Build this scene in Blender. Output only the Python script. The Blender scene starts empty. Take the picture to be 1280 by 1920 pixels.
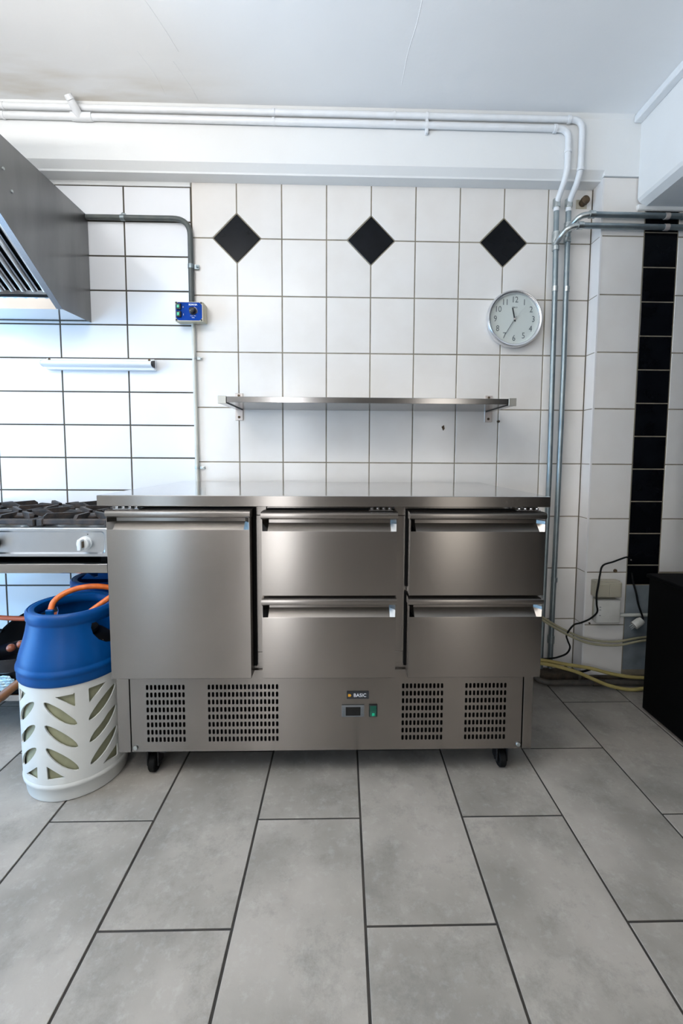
import bpy, bmesh, math, random
from mathutils import Vector, Matrix
from mathutils.geometry import delaunay_2d_cdt
random.seed(7)
SC = bpy.context.scene
COL = SC.collection
PI = math.pi

# ------------------------------------------------------------------ camera
F_PX, CX, CY = 829.7811, 661.538, 915.075
def cam_rot(yaw, pitch, roll):
    Rz = Matrix.Rotation(yaw, 3, 'Z'); Rx = Matrix.Rotation(pitch, 3, 'X')
    Ry = Matrix(((math.cos(roll), 0, math.sin(roll)), (0, 1, 0), (-math.sin(roll), 0, math.cos(roll))))
    return Rz @ Rx @ Ry
R = cam_rot(-0.02299, -0.07378, -0.00568)
cd = bpy.data.cameras.new('camera'); cam = bpy.data.objects.new('camera', cd); COL.objects.link(cam)
cd.sensor_fit = 'AUTO'; cd.sensor_width = 36.0
cd.lens = F_PX / 1920 * 36.0
cd.shift_x = -(CX - 640) / 1920
cd.shift_y = -(960 - CY) / 1920
cd.clip_start = 0.02
M = Matrix((R.col[0], R.col[2], -R.col[1])).transposed().to_4x4()
M.translation = Vector((0.07826, -2.08857, 1.06935))
cam.matrix_world = M
SC.camera = cam

# ------------------------------------------------------------------ light
SC.view_settings.view_transform = 'Standard'
SC.view_settings.look = 'None'
SC.view_settings.gamma = 1.0
SC.view_settings.use_curve_mapping = False
SC.view_settings.exposure = 0.05
w = bpy.data.worlds.new('world'); SC.world = w; w.use_nodes = True
w.node_tree.nodes['Background'].inputs[0].default_value = (0.75, 0.87, 1.0, 1)
w.node_tree.nodes['Background'].inputs[1].default_value = 0.8
def area(name, loc, aim, sx, sy, power, color):
    l = bpy.data.lights.new(name, 'AREA'); l.shape = 'RECTANGLE'; l.size = sx; l.size_y = sy
    l.energy = power; l.color = color
    o = bpy.data.objects.new(name, l); COL.objects.link(o)
    o.location = loc
    o.rotation_euler = (Vector(aim) - Vector(loc)).to_track_quat('-Z', 'Y').to_euler()
    return o
# blue daylight through the glazed door in the left wall, doorway and window behind the camera
area('daylight_left_door', (-2.52, -1.15, 0.70), (0, -1.15, 0.70), 1.1, 1.3, 40, (0.25, 0.58, 1.0))
area('fill_left_upper', (-2.52, -1.15, 1.78), (0, -1.15, 1.78), 1.1, 0.75, 20, (0.86, 0.94, 1.0))  # added neutral fill that whitens the soffit's left face
area('daylight_doorway', (-0.72, -4.92, 1.25), (-0.72, 0, 1.25), 0.34, 2.1, 20, (0.95, 0.97, 1.0))
area('daylight_rear_left', (-2.2, -4.92, 1.45), (-2.2, 0, 1.45), 0.4, 1.5, 14, (0.60, 0.80, 1.0))
area('daylight_rear_window', (1.5, -4.92, 1.45), (1.5, 0, 1.45), 0.5, 1.5, 8, (1.0, 0.93, 0.84))
# unseen added lamp (its body is built below), bounced off the ceiling and shining down
area('added_lamp_up', (-1.1, -2.15, 1.85), (-1.1, -2.15, 3), 1.2, 0.25, 93, (1.0, 0.97, 0.94))
area('added_lamp_down', (-1.1, -2.15, 1.775), (-1.1, -2.15, 0), 1.4, 0.2, 3, (1.0, 0.97, 0.94))

# ------------------------------------------------------------------ materials
def mat(name, base=(.8, .8, .8), rough=.5, metal=0.0, spec=None, aniso=0.0, noise=None, bump=None, rnd=0.0, emit=None, coat=0.0, trans=0.0, rnoise=None):
    """noise=(scale, detail, colour2, strength[, stretch xyz]); bump=(scale, strength, dist); rnd=per-object brightness variation"""
    m = bpy.data.materials.new(name); m.use_nodes = True
    nt = m.node_tree; N = nt.nodes; L = nt.links
    b = N['Principled BSDF']
    b.inputs['Base Color'].default_value = (*base, 1); b.inputs['Roughness'].default_value = rough
    b.inputs['Metallic'].default_value = metal
    if spec is not None: b.inputs['Specular IOR Level'].default_value = spec
    if coat: b.inputs['Coat Weight'].default_value = coat; b.inputs['Coat Roughness'].default_value = .08
    if trans: b.inputs['Transmission Weight'].default_value = trans
    if emit:
        b.inputs['Emission Color'].default_value = (*emit[0], 1); b.inputs['Emission Strength'].default_value = emit[1]
    tc = N.new('ShaderNodeTexCoord'); oi = N.new('ShaderNodeObjectInfo')
    vm = N.new('ShaderNodeVectorMath'); vm.operation = 'ADD'
    sc_ = N.new('ShaderNodeVectorMath'); sc_.operation = 'SCALE'; sc_.inputs['Scale'].default_value = 37.0
    cx_ = N.new('ShaderNodeCombineXYZ')
    for k in range(3): L.new(oi.outputs['Random'], cx_.inputs[k])
    L.new(cx_.outputs[0], sc_.inputs[0]); L.new(tc.outputs['Object'], vm.inputs[0]); L.new(sc_.outputs[0], vm.inputs[1])
    col = None
    if noise:
        mp = N.new('ShaderNodeMapping'); L.new(vm.outputs[0], mp.inputs[0])
        if len(noise) > 4: mp.inputs['Scale'].default_value = noise[4]
        nz = N.new('ShaderNodeTexNoise'); nz.inputs['Scale'].default_value = noise[0]; nz.inputs['Detail'].default_value = noise[1]
        L.new(mp.outputs[0], nz.inputs['Vector'])
        cr = N.new('ShaderNodeValToRGB'); cr.color_ramp.elements[0].position = .38; cr.color_ramp.elements[1].position = .68
        L.new(nz.outputs['Fac'], cr.inputs[0])
        mu = N.new('ShaderNodeMath'); mu.operation = 'MULTIPLY'; mu.inputs[1].default_value = noise[3]; L.new(cr.outputs[0], mu.inputs[0])
        mx = N.new('ShaderNodeMix'); mx.data_type = 'RGBA'; L.new(mu.outputs[0], mx.inputs['Factor'])
        mx.inputs['A'].default_value = (*base, 1); mx.inputs['B'].default_value = (*noise[2], 1)
        col = mx.outputs['Result']
    if rnd:
        hv = N.new('ShaderNodeHueSaturation')
        mr = N.new('ShaderNodeMapRange'); mr.inputs['To Min'].default_value = 1 - rnd; mr.inputs['To Max'].default_value = 1 + rnd
        L.new(oi.outputs['Random'], mr.inputs['Value']); L.new(mr.outputs[0], hv.inputs['Value'])
        if col: L.new(col, hv.inputs['Color'])
        else: hv.inputs['Color'].default_value = (*base, 1)
        col = hv.outputs[0]
    if col: L.new(col, b.inputs['Base Color'])
    if bump:
        n2 = N.new('ShaderNodeTexNoise'); n2.inputs['Scale'].default_value = bump[0]; n2.inputs['Detail'].default_value = 6
        mp2 = N.new('ShaderNodeMapping'); L.new(vm.outputs[0], mp2.inputs[0]); L.new(mp2.outputs[0], n2.inputs['Vector'])
        if len(bump) > 3: mp2.inputs['Scale'].default_value = bump[3]
        bp = N.new('ShaderNodeBump'); bp.inputs['Strength'].default_value = bump[1]; bp.inputs['Distance'].default_value = bump[2]
        L.new(n2.outputs['Fac'], bp.inputs['Height']); L.new(bp.outputs[0], b.inputs['Normal'])
    if rnoise:
        n3 = N.new('ShaderNodeTexNoise'); n3.inputs['Scale'].default_value = rnoise[0]; n3.inputs['Detail'].default_value = 5
        L.new(vm.outputs[0], n3.inputs['Vector'])
        m3 = N.new('ShaderNodeMapRange'); m3.inputs['From Min'].default_value = .3; m3.inputs['From Max'].default_value = .7
        m3.inputs['To Min'].default_value = rough - rnoise[1]; m3.inputs['To Max'].default_value = rough + rnoise[1]
        L.new(n3.outputs['Fac'], m3.inputs['Value']); L.new(m3.outputs[0], b.inputs['Roughness'])
    if aniso:
        b.inputs['Anisotropic'].default_value = aniso
        t = N.new('ShaderNodeCombineXYZ'); t.inputs[0].default_value = 0.0; t.inputs[1].default_value = .02; t.inputs[2].default_value = 1.0
        L.new(t.outputs[0], b.inputs['Tangent'])
    return m

steel = mat('brushed_steel', (.285, .262, .24), .27, 1.0, aniso=.93, noise=(5, 3, (.255, .236, .218), .5, (1, 1, 1)))
steel_top = mat('polished_worktop_steel', (.56, .55, .54), .12, 1.0, noise=(6, 3, (.50, .49, .48), .5))
steel_shelf = mat('shelf_steel', (.36, .345, .33), .2, 1.0, aniso=.6, noise=(6, 3, (.32, .31, .30), .5))
steel_hood = mat('hood_steel', (.22, .22, .22), .33, 1.0, noise=(4, 4, (.165, .165, .17), .9, (1, 2.2, .5)))
chrome = mat('polished_chrome', (.86, .88, .92), .10, 1.0)
galv = mat('galvanised_pipe', (.25, .30, .32), .38, .75, noise=(25, 4, (.34, .38, .39), .7))
galv_dark = mat('dark_painted_conduit', (.075, .088, .086), .45, .1, noise=(25, 4, (.12, .125, .11), .6))
zinc = mat('bright_zinc', (.55, .58, .57), .28, .9, noise=(60, 4, (.35, .38, .38), .8))
white_pipe = mat('white_painted_pipe', (.80, .82, .84), .4, noise=(18, 4, (.73, .73, .72), .5), bump=(30, .15, .002))
cream_pipe = mat('cream_plastic_pipe', (.58, .58, .53), .4, noise=(9, 3, (.5, .5, .44), .6))
plaster = mat('white_plaster', (.80, .81, .805), .75, noise=(3, 5, (.76, .755, .74), .5), bump=(9, .25, .012))
tile_w = mat('glazed_cream_tile', (.80, .77, .735), .20, noise=(7, 7, (.75, .71, .665), .65), rnd=.025, bump=(4, .10, .006), rnoise=(5, .06))
tile_l = mat('glazed_white_tile', (.82, .83, .85), .16, noise=(4, 4, (.80, .81, .83), .4), rnd=.015, bump=(3, .05, .004))
tile_side = mat('glazed_return_tile', (.82, .80, .785), .22, noise=(5, 6, (.75, .73, .71), .5), rnd=.02)
tile_b = mat('glossy_black_tile', (.003, .0034, .0045), .08, spec=.15, rnd=.2, noise=(12, 4, (.008, .009, .012), .5))
grout_tan = mat('tan_grout', (.27, .235, .175), .9, noise=(20, 4, (.17, .14, .10), .7))
grout_dark = mat('dirty_dark_grout', (.07, .058, .042), .9, noise=(20, 4, (.035, .028, .02), .7))
grout_floor = mat('black_floor_grout', (.022, .020, .018), .8, noise=(20, 4, (.05, .04, .03), .5))
black = mat('matt_black_plastic', (.008, .008, .009), .45)
black_panel = mat('black_lacquer', (.002, .002, .0022), .6, spec=.06)
rubber = mat('black_rubber', (.006, .006, .006), .7, spec=.15)
dark_in = mat('interior_shade', (.006, .006, .006), .7, spec=.1)  # near-black colour stands in for the shade inside hollow parts
iron = mat('cast_iron', (.010, .010, .011), .6, .0, noise=(40, 5, (.075, .045, .030), .55), bump=(120, .5, .002))
blue_pl = mat('blue_plastic', (.0, .055, .215), .36, spec=.2, noise=(14, 6, (.0, .037, .15), .5, (1, 1, .35)), bump=(90, .12, .001))
white_pl = mat('white_moulded_plastic', (.58, .585, .56), .45, spec=.35, noise=(10, 5, (.53, .53, .50), .4), bump=(60, .1, .001))
olive = mat('olive_composite', (.235, .235, .145), .38, noise=(30, 5, (.31, .31, .20), .8, (1, 1, .5)), bump=(60, .4, .002))
orange = mat('orange_rubber_hose', (.62, .135, .018), .45, noise=(60, 5, (.38, .07, .01), .45))
rust = mat('rust_orange_hose', (.42, .09, .03), .5)
green_pl = mat('green_plastic', (.015, .30, .20), .4)
green_dk = mat('dark_green_plastic', (.002, .07, .045), .3)
green_lamp = mat('green_switch_lens', (.01, .42, .22), .25)
box_pl = mat('aged_cream_plastic', (.60, .57, .46), .45, noise=(15, 4, (.46, .39, .22), .45))
switch_pl = mat('aged_beige_switch', (.40, .37, .29), .4, noise=(8, 4, (.34, .31, .23), .5))
junction_pl = mat('white_junction_box', (.62, .61, .57), .45, noise=(15, 5, (.45, .43, .37), .4))
panel_blue = mat('blue_label', (.0, .045, .30), .45, spec=.08)
white_print = mat('white_print', (.85, .87, .9), .5)
black_print = mat('black_print', (.02, .022, .025), .5)
grey_print = mat('grey_print', (.10, .12, .125), .5)
yellow_print = mat('amber_print', (.80, .38, .02), .5)
knob_w = mat('white_knob', (.62, .64, .64), .35)
tube_w = mat('white_enamel', (.82, .84, .87), .25)
dial = mat('clock_dial', (.60, .64, .61), .5)
bezel = mat('silver_clock_rim', (.74, .74, .75), .25, .8)
wood = mat('brown_wood', (.20, .075, .018), .5, noise=(14, 6, (.10, .035, .010), .8, (1, 1, .2)))
ball_w = mat('reddish_wood_ball', (.26, .085, .045), .3)
pan_black = mat('black_pan', (.006, .006, .006), .55, spec=.25)
foil = mat('crumpled_foil', (.45, .62, .72), .3, .7, bump=(30, 1, .01))
yellow_cable = mat('yellowed_cable', (.42, .34, .12), .5, noise=(20, 4, (.30, .22, .07), .5))
beige_cable = mat('beige_cable', (.36, .33, .22), .5, noise=(20, 4, (.27, .24, .15), .5))
grime = mat('dark_grime', (.045, .035, .025), .8, noise=(20, 5, (.12, .09, .06), .6), bump=(40, 1, .006))
plaster_grey = mat('bluish_grey_plaster', (.22, .25, .27), .7, noise=(9, 5, (.10, .11, .12), .6))
paint_wall = mat('painted_wall', (.60, .58, .55), .7)
brown_wall = mat('brown_painted_wall', (.13, .105, .085), .7)
rust_m = mat('rusty_stub', (.13, .085, .045), .6, .4, noise=(60, 4, (.05, .03, .02), .8))
bracket_m = mat('pale_bracket', (.60, .53, .49), .4, .4)
glass = mat('clear_glass', (1, 1, 1), .0, trans=1.0)
lamp_diff = mat('added_lamp_diffuser', (.9, .9, .9), .5, emit=((1, 1, 1), 1.5))

def floor_mat():
    m = mat('grey_concrete_tile', (.335, .308, .276), .42, noise=(4.5, 12, (.225, .208, .186), 1.0), rnd=.05, bump=(60, .25, .002), rnoise=(6, .08))
    nt = m.node_tree; N = nt.nodes; L = nt.links; b = N['Principled BSDF']
    src = b.inputs['Base Color'].links[0].from_socket
    vec = [n for n in N if n.bl_idname == 'ShaderNodeVectorMath' and n.operation == 'ADD'][0].outputs[0]
    # pale streaks and fine speckle, as printed on the tiles
    n1 = N.new('ShaderNodeTexNoise'); n1.inputs['Scale'].default_value = 38; n1.inputs['Detail'].default_value = 6; n1.inputs['Roughness'].default_value = .7; n1.inputs['Distortion'].default_value = .0
    L.new(vec, n1.inputs['Vector'])
    r1 = N.new('ShaderNodeValToRGB'); r1.color_ramp.elements[0].position = .53; r1.color_ramp.elements[1].position = .68
    r1.color_ramp.elements[1].color = (.24, .24, .24, 1)
    L.new(n1.outputs['Fac'], r1.inputs[0])
    mx = N.new('ShaderNodeMix'); mx.data_type = 'RGBA'; L.new(r1.outputs[0], mx.inputs['Factor']); L.new(src, mx.inputs['A']); mx.inputs['B'].default_value = (.48, .465, .44, 1)
    n2 = N.new('ShaderNodeTexNoise'); n2.inputs['Scale'].default_value = 7; n2.inputs['Detail'].default_value = 12; n2.inputs['Roughness'].default_value = .8
    L.new(vec, n2.inputs['Vector'])
    r2 = N.new('ShaderNodeValToRGB'); r2.color_ramp.elements[0].position = .50; r2.color_ramp.elements[1].position = .66; r2.color_ramp.elements[1].color = (.6, .6, .6, 1)
    L.new(n2.outputs['Fac'], r2.inputs[0])
    m2 = N.new('ShaderNodeMix'); m2.data_type = 'RGBA'; L.new(r2.outputs[0], m2.inputs['Factor']); L.new(mx.outputs['Result'], m2.inputs['A']); m2.inputs['B'].default_value = (.15, .145, .132, 1)
    L.new(m2.outputs['Result'], b.inputs['Base Color'])
    return m
tile_f = floor_mat()

def ceiling_mat():
    m = mat('painted_ceiling', (.90, .905, .905), .75, noise=(2.5, 5, (.87, .875, .88), .5), bump=(7, .25, .012))
    nt = m.node_tree; N = nt.nodes; L = nt.links; b = N['Principled BSDF']
    src = b.inputs['Base Color'].links[0].from_socket
    geo = N.new('ShaderNodeTexCoord'); sp = N.new('ShaderNodeSeparateXYZ'); L.new(geo.outputs['Object'], sp.inputs[0])
    a = N.new('ShaderNodeMapRange'); a.inputs['From Min'].default_value = -.36; a.inputs['From Max'].default_value = -.10; L.new(sp.outputs[1], a.inputs['Value'])
    c = N.new('ShaderNodeMapRange'); c.inputs['From Min'].default_value = -.2; c.inputs['From Max'].default_value = -1.1; L.new(sp.outputs[0], c.inputs['Value'])
    nz = N.new('ShaderNodeTexNoise'); nz.inputs['Scale'].default_value = 5; nz.inputs['Detail'].default_value = 5
    mp = N.new('ShaderNodeMapping'); mp.inputs['Scale'].default_value = (.6, 2.4, 1); L.new(geo.outputs['Object'], mp.inputs[0]); L.new(mp.outputs[0], nz.inputs['Vector'])
    r = N.new('ShaderNodeMapRange'); r.inputs['From Min'].default_value = .42; r.inputs['From Max'].default_value = .7; L.new(nz.outputs['Fac'], r.inputs['Value'])
    m1 = N.new('ShaderNodeMath'); m1.operation = 'MULTIPLY'; L.new(a.outputs[0], m1.inputs[0]); L.new(c.outputs[0], m1.inputs[1])
    m2 = N.new('ShaderNodeMath'); m2.operation = 'MULTIPLY'; L.new(m1.outputs[0], m2.inputs[0]); L.new(r.outputs[0], m2.inputs[1])
    mx = N.new('ShaderNodeMix'); mx.data_type = 'RGBA'; L.new(m2.outputs[0], mx.inputs['Factor']); L.new(src, mx.inputs['A']); mx.inputs['B'].default_value = (.66, .60, .50, 1)
    L.new(mx.outputs['Result'], b.inputs['Base Color'])
    return m
ceil_m = ceiling_mat()

# ------------------------------------------------------------------ mesh helpers
def obj(name, bm, m, parent=None, smooth=False, world=True):
    if isinstance(bm, bmesh.types.BMesh):
        me = bpy.data.meshes.new(name); bmesh.ops.recalc_face_normals(bm, faces=bm.faces); bm.to_mesh(me); bm.free()
        me.materials.append(m)
        if smooth:
            for p in me.polygons: p.use_smooth = True
            me.set_sharp_from_angle(angle=math.radians(smooth if smooth > 1 else 40))
    else: me = bm
    o = bpy.data.objects.new(name, me); COL.objects.link(o)
    if parent is not None:
        o.parent = parent
        if world: o.matrix_parent_inverse = parent_world(parent).inverted()
    return o
def parent_world(o):
    m = o.matrix_basis.copy()
    if o.parent is not None: m = parent_world(o.parent) @ o.matrix_parent_inverse @ m
    return m
def tag(o, label, cat, group=None):
    o['label'] = label; o['category'] = cat
    if group: o['group'] = group
    return o
def thing(name, loc, label, cat, group=None):
    o = bpy.data.objects.new(name, None); o.empty_display_size = .1; COL.objects.link(o); o.location = loc
    return tag(o, label, cat, group)
def struct(o): o['kind'] = 'structure'; return o
def NB(): return bmesh.new()
def add_box(bm, x0, x1, y0, y1, z0, z1, bev=0, seg=1):
    r = bmesh.ops.create_cube(bm, size=1)
    for v in r['verts']:
        v.co = Vector(((x0 + x1) / 2 + v.co.x * (x1 - x0), (y0 + y1) / 2 + v.co.y * (y1 - y0), (z0 + z1) / 2 + v.co.z * (z1 - z0)))
    if bev:
        es = list({e for v in r['verts'] for e in v.link_edges})
        bmesh.ops.bevel(bm, geom=es, offset=bev, segments=seg, affect='EDGES', profile=.5)
    return bm
def bx(*a, **k): return add_box(NB(), *a, **k)
def smooth_path(pts, n=8):
    P = [Vector(p) for p in pts]
    if n <= 1 or len(P) < 3: return P
    P = [P[0] * 2 - P[1]] + P + [P[-1] * 2 - P[-2]]
    out = []
    for i in range(1, len(P) - 2):
        a, b, c, d = P[i - 1:i + 3]
        for k in range(n):
            t = k / n
            out.append(.5 * ((2 * b) + (c - a) * t + (2 * a - 5 * b + 4 * c - d) * t * t + (3 * b - a - 3 * c + d) * t ** 3))
    out.append(P[-2]); return out
def add_tube(bm, pts, r, n=12, sm=0, cap=True, squash=None):
    P = smooth_path(pts, sm) if sm else [Vector(p) for p in pts]
    rings = []; prev = None
    for i, p in enumerate(P):
        t = (P[min(i + 1, len(P) - 1)] - P[max(i - 1, 0)]).normalized()
        if prev is None:
            u = t.orthogonal().normalized()
        else:
            u = (prev - t * prev.dot(t)).normalized()
        prev = u; v = t.cross(u)
        rr = r[i] if isinstance(r, (list, tuple)) else r
        # keep radius through mitred bends
        k = 1.0
        rings.append([bm.verts.new(p + (u * math.cos(a) + v * math.sin(a)) * rr * k) for a in [2 * PI * j / n for j in range(n)]])
    for a, b in zip(rings, rings[1:]):
        for j in range(n): bm.faces.new((a[j], a[(j + 1) % n], b[(j + 1) % n], b[j]))
    if cap: bm.faces.new(rings[0]); bm.faces.new(rings[-1][::-1])
    return bm
def tube(pts, r, n=12, sm=0): return add_tube(NB(), pts, r, n, sm)
def bend(pts, rad, seg=6):
    """polyline with rounded corners"""
    P = [Vector(p) for p in pts]; out = [P[0]]
    for i in range(1, len(P) - 1):
        a = (P[i - 1] - P[i]); b = (P[i + 1] - P[i])
        d = min(rad, a.length * .48, b.length * .48)
        s = P[i] + a.normalized() * d; e = P[i] + b.normalized() * d
        for k in range(seg + 1):
            t = k / seg; out.append(s * (1 - t) ** 2 + P[i] * 2 * t * (1 - t) + e * t * t)
    out.append(P[-1]); return out
def add_lathe(bm, prof, c, n=48, axis='Z', close=False):
    """prof list of (r, h)"""
    c = Vector(c); rings = []
    for r, h in prof:
        ring = []
        for j in range(n):
            a = 2 * PI * j / n; q = (r * math.cos(a), r * math.sin(a))
            if axis == 'Z': p = Vector((q[0], q[1], h))
            elif axis == 'Y': p = Vector((q[0], h, q[1]))
            else: p = Vector((h, q[0], q[1]))
            ring.append(bm.verts.new(c + p))
        rings.append(ring)
    for a, b in zip(rings, rings[1:]):
        for j in range(n): bm.faces.new((a[j], a[(j + 1) % n], b[(j + 1) % n], b[j]))
    if close:
        for j in range(n): bm.faces.new((rings[-1][j], rings[-1][(j + 1) % n], rings[0][(j + 1) % n], rings[0][j]))
    else:
        bm.faces.new(rings[0]); bm.faces.new(rings[-1][::-1])
    return bm
def lathe(*a, **k): return add_lathe(NB(), *a, **k)
def add_prism(bm, poly, a0, a1, axis='X'):
    def P(q, a): return {'X': (a, q[0], q[1]), 'Y': (q[0], a, q[1]), 'Z': (q[0], q[1], a)}[axis]
    A = [bm.verts.new(P(q, a0)) for q in poly]; B = [bm.verts.new(P(q, a1)) for q in poly]
    n = len(poly)
    for i in range(n): bm.faces.new((A[i], A[(i + 1) % n], B[(i + 1) % n], B[i]))
    bm.faces.new(A); bm.faces.new(B[::-1]); return bm
def prism(*a, **k): return add_prism(NB(), *a, **k)
def circ(cx_, cy_, r, n=16, a0=0, a1=2 * PI): return [(cx_ + r * math.cos(a0 + (a1 - a0) * i / n), cy_ + r * math.sin(a0 + (a1 - a0) * i / n)) for i in range(n)]
def text_obj(name, s, size, loc, m, parent, align='CENTER', depth=.0004, sx=1.0, rotx=PI / 2, bold=0.0):
    cu = bpy.data.curves.new(name, 'FONT'); cu.body = s; cu.size = size; cu.align_x = align; cu.align_y = 'CENTER'; cu.extrude = depth; cu.offset = bold
    cu.resolution_u = 3
    t = bpy.data.objects.new(name + '_tmp', cu)
    me = bpy.data.meshes.new_from_object(t)
    bpy.data.objects.remove(t)
    me.materials.append(m)
    o = bpy.data.objects.new(name, me); COL.objects.link(o)
    mw = Matrix.Translation(Vector(loc)) @ Matrix.Rotation(rotx, 4, 'X') @ Matrix.Diagonal((sx, 1, 1, 1))
    me.transform(mw)
    o.parent = parent; o.matrix_parent_inverse = parent_world(parent).inverted()
    return o

# ------------------------------------------------------------------ tiles
tile_cache = {}
def inset(poly, d):
    n = len(poly); out = []
    for i in range(n):
        p0, p1, p2 = Vector(poly[i - 1]), Vector(poly[i]), Vector(poly[(i + 1) % n])
        e1 = (p1 - p0).normalized(); e2 = (p2 - p1).normalized()
        n1 = Vector((-e1.y, e1.x)); n2 = Vector((-e2.y, e2.x))
        k = (n1 + n2); k = k / max(.2, k.dot(n1)); out.append(tuple(p1 + k * d))
    return out
def tile(name, poly, parent, m, plane='Y', level=0.0, thick=.006, g=.0025, bev=.0012, lift=0.0):
    """poly is counter-clockwise outline of the tile's cell; plane 'Y' faces -y, 'Z' faces +z, 'X' faces -x"""
    cx_ = sum(p[0] for p in poly) / len(poly); cz_ = sum(p[1] for p in poly) / len(poly)
    rel = [(p[0] - cx_, p[1] - cz_) for p in poly]
    key = (name, m.name, plane, tuple((round(a, 4), round(b, 4)) for a, b in rel))
    if key not in tile_cache:
        a = inset(rel, g); b = inset(rel, g + bev)
        def P(q, d):
            if plane == 'Y': return (q[0], d, q[1])
            if plane == 'X': return (d, q[0], q[1])
            return (q[0], q[1], -d)
        bm = NB()
        rings = [[bm.verts.new(P(q, d)) for q in pl] for pl, d in ((a, thick), (a, bev), (b, 0))]
        n = len(rel)
        for r0, r1 in zip(rings, rings[1:]):
            for i in range(n): bm.faces.new((r0[i], r0[(i + 1) % n], r1[(i + 1) % n], r1[i]))
        bm.faces.new(rings[0]); bm.faces.new(rings[-1])
        bmesh.ops.recalc_face_normals(bm, faces=bm.faces)
        me = bpy.data.meshes.new(name); bm.to_mesh(me); bm.free(); me.materials.append(m); tile_cache[key] = me
    o = bpy.data.objects.new(name, tile_cache[key]); COL.objects.link(o)
    if plane == 'Y': o.location = (cx_, level + lift, cz_)
    elif plane == 'X': o.location = (level + lift, cx_, cz_)
    else: o.location = (cx_, cz_, level + lift)
    o.parent = parent
    return o
def rect(x0, x1, z0, z1): return [(x0, z0), (x1, z0), (x1, z1), (x0, z1)]
def clip(poly, a, b, c):
    """keep a*x+b*z >= c"""
    out = []
    for i in range(len(poly)):
        p, q = poly[i - 1], poly[i]
        dp = a * p[0] + b * p[1] - c; dq = a * q[0] + b * q[1] - c
        if (dp >= 0) != (dq >= 0):
            t = dp / (dp - dq); out.append((p[0] + (q[0] - p[0]) * t, p[1] + (q[1] - p[1]) * t))
        if dq >= 0: out.append(q)
    return out

# ------------------------------------------------------------------ floor
XL, XR, YB = -2.6, 2.35, -5.0
CEIL = 2.54
floor = struct(obj('floor', bx(XL - .1, XR + .1, YB - .1, .1, -.12, -.0025), grout_floor))
FX0, FY0, FPX, FPY = .13421, -1.15773, .30238, .30262
for i in range(-9, 8):
    x0, x1 = FX0 + i * FPX, FX0 + (i + 1) * FPX
    k = -14 + ((i + 14) % 2)
    while True:
        y0, y1 = FY0 + k * FPY, FY0 + (k + 2) * FPY
        if y0 > -.01: break
        k += 2
        y0 = max(y0, YB); y1 = min(y1, -.001)
        if y1 - y0 < .03: continue
        tile('floor_tile', rect(x0, x1, y0, y1), floor, tile_f, 'Z', 0.0, thick=.009, g=.0030, bev=.0010, lift=random.uniform(-.0006, .0002))

# ------------------------------------------------------------------ wall facing the camera
wall = struct(obj('wall_back', bx(XL, XR, .012, .2, -.02, CEIL + .06), plaster))
XJ = -.6055                       # where the two tile fields meet
obj('grout_bed', bx(XL, XJ, .0016, .013, 0, 2.262), grout_dark, wall)
obj('grout_bed', bx(XJ, 1.2132, .0018, .013, 0, 2.285), grout_tan, wall)
obj('plaster_band', bx(XL, XJ - .004, .0005, .013, 2.263, 2.33, bev=.002), plaster, wall)
ZR, PZ, PXW = 2.04408, .25233, .2022
diam = []
for c in (-2, 1, 4): diam.append((c * PXW, ZR))
D = .1085
for c in range(-3, 6):
    x0, x1 = c * PXW, (c + 1) * PXW
    if c == -3: x0 = XJ
    if c == 5: x1 = 1.2132
    for j in range(-1, 9):
        z1, z0 = ZR - j * PZ, ZR - (j + 1) * PZ
        z1 = min(z1, 2.284); z0 = max(z0, .002)
        if z1 - z0 < .03: continue
        poly = rect(x0, x1, z0, z1)
        for dx, dz in diam:
            for sx in (-1, 1):
                for sz in (-1, 1):
                    # remove the corner inside |x-dx|+|z-dz| < D
                    cxm, czm = (x0 + x1) / 2, (z0 + z1) / 2
                    if (cxm - dx) * sx > 0 and (czm - dz) * sz > 0 and abs(cxm - dx) < PXW and abs(czm - dz) < PZ:
                        poly = clip(poly, sx, sz, sx * dx + sz * dz + D)
        tile('wall_tile', poly, wall, tile_w, 'Y', 0.0, lift=random.uniform(-.0004, .0004))
for dx, dz in diam:
    tile('diamond_tile', [(dx, dz - D), (dx + D, dz), (dx, dz + D), (dx - D, dz)], wall, tile_b, 'Y', 0.0)
LX0, LZ0, LPX, LPZ = -1.50962, 1.65638, .3017, .1512
for i in range(-4, 3):
    x0, x1 = LX0 + i * LPX, LX0 + (i + 1) * LPX
    x0 = max(x0, XL)
    if i == 2: x1 = XJ - .003
    for j in range(-4, 11):
        z1, z0 = LZ0 - j * LPZ, LZ0 - (j + 1) * LPZ
        z0 = max(z0, .002)
        if z1 - z0 < .02 or x1 - x0 < .02: continue
        tile('wall_tile', rect(x0, x1, z0, z1), wall, tile_l, 'Y', 0.0, g=.0032, bev=.0012, lift=random.uniform(-.0004, .0004))
# chip in a tile under the shelf, and grime line at the foot of the wall
obj('tile_chip', prism([(.541, 1.205), (.552, 1.214), (.556, 1.196), (.549, 1.187)], -.0014, .001, 'Y'), rust_m, wall)
obj('grime_strip', bx(.72, 1.2125, -.012, .0, .0005, .03, bev=.004), grime, wall)

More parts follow.
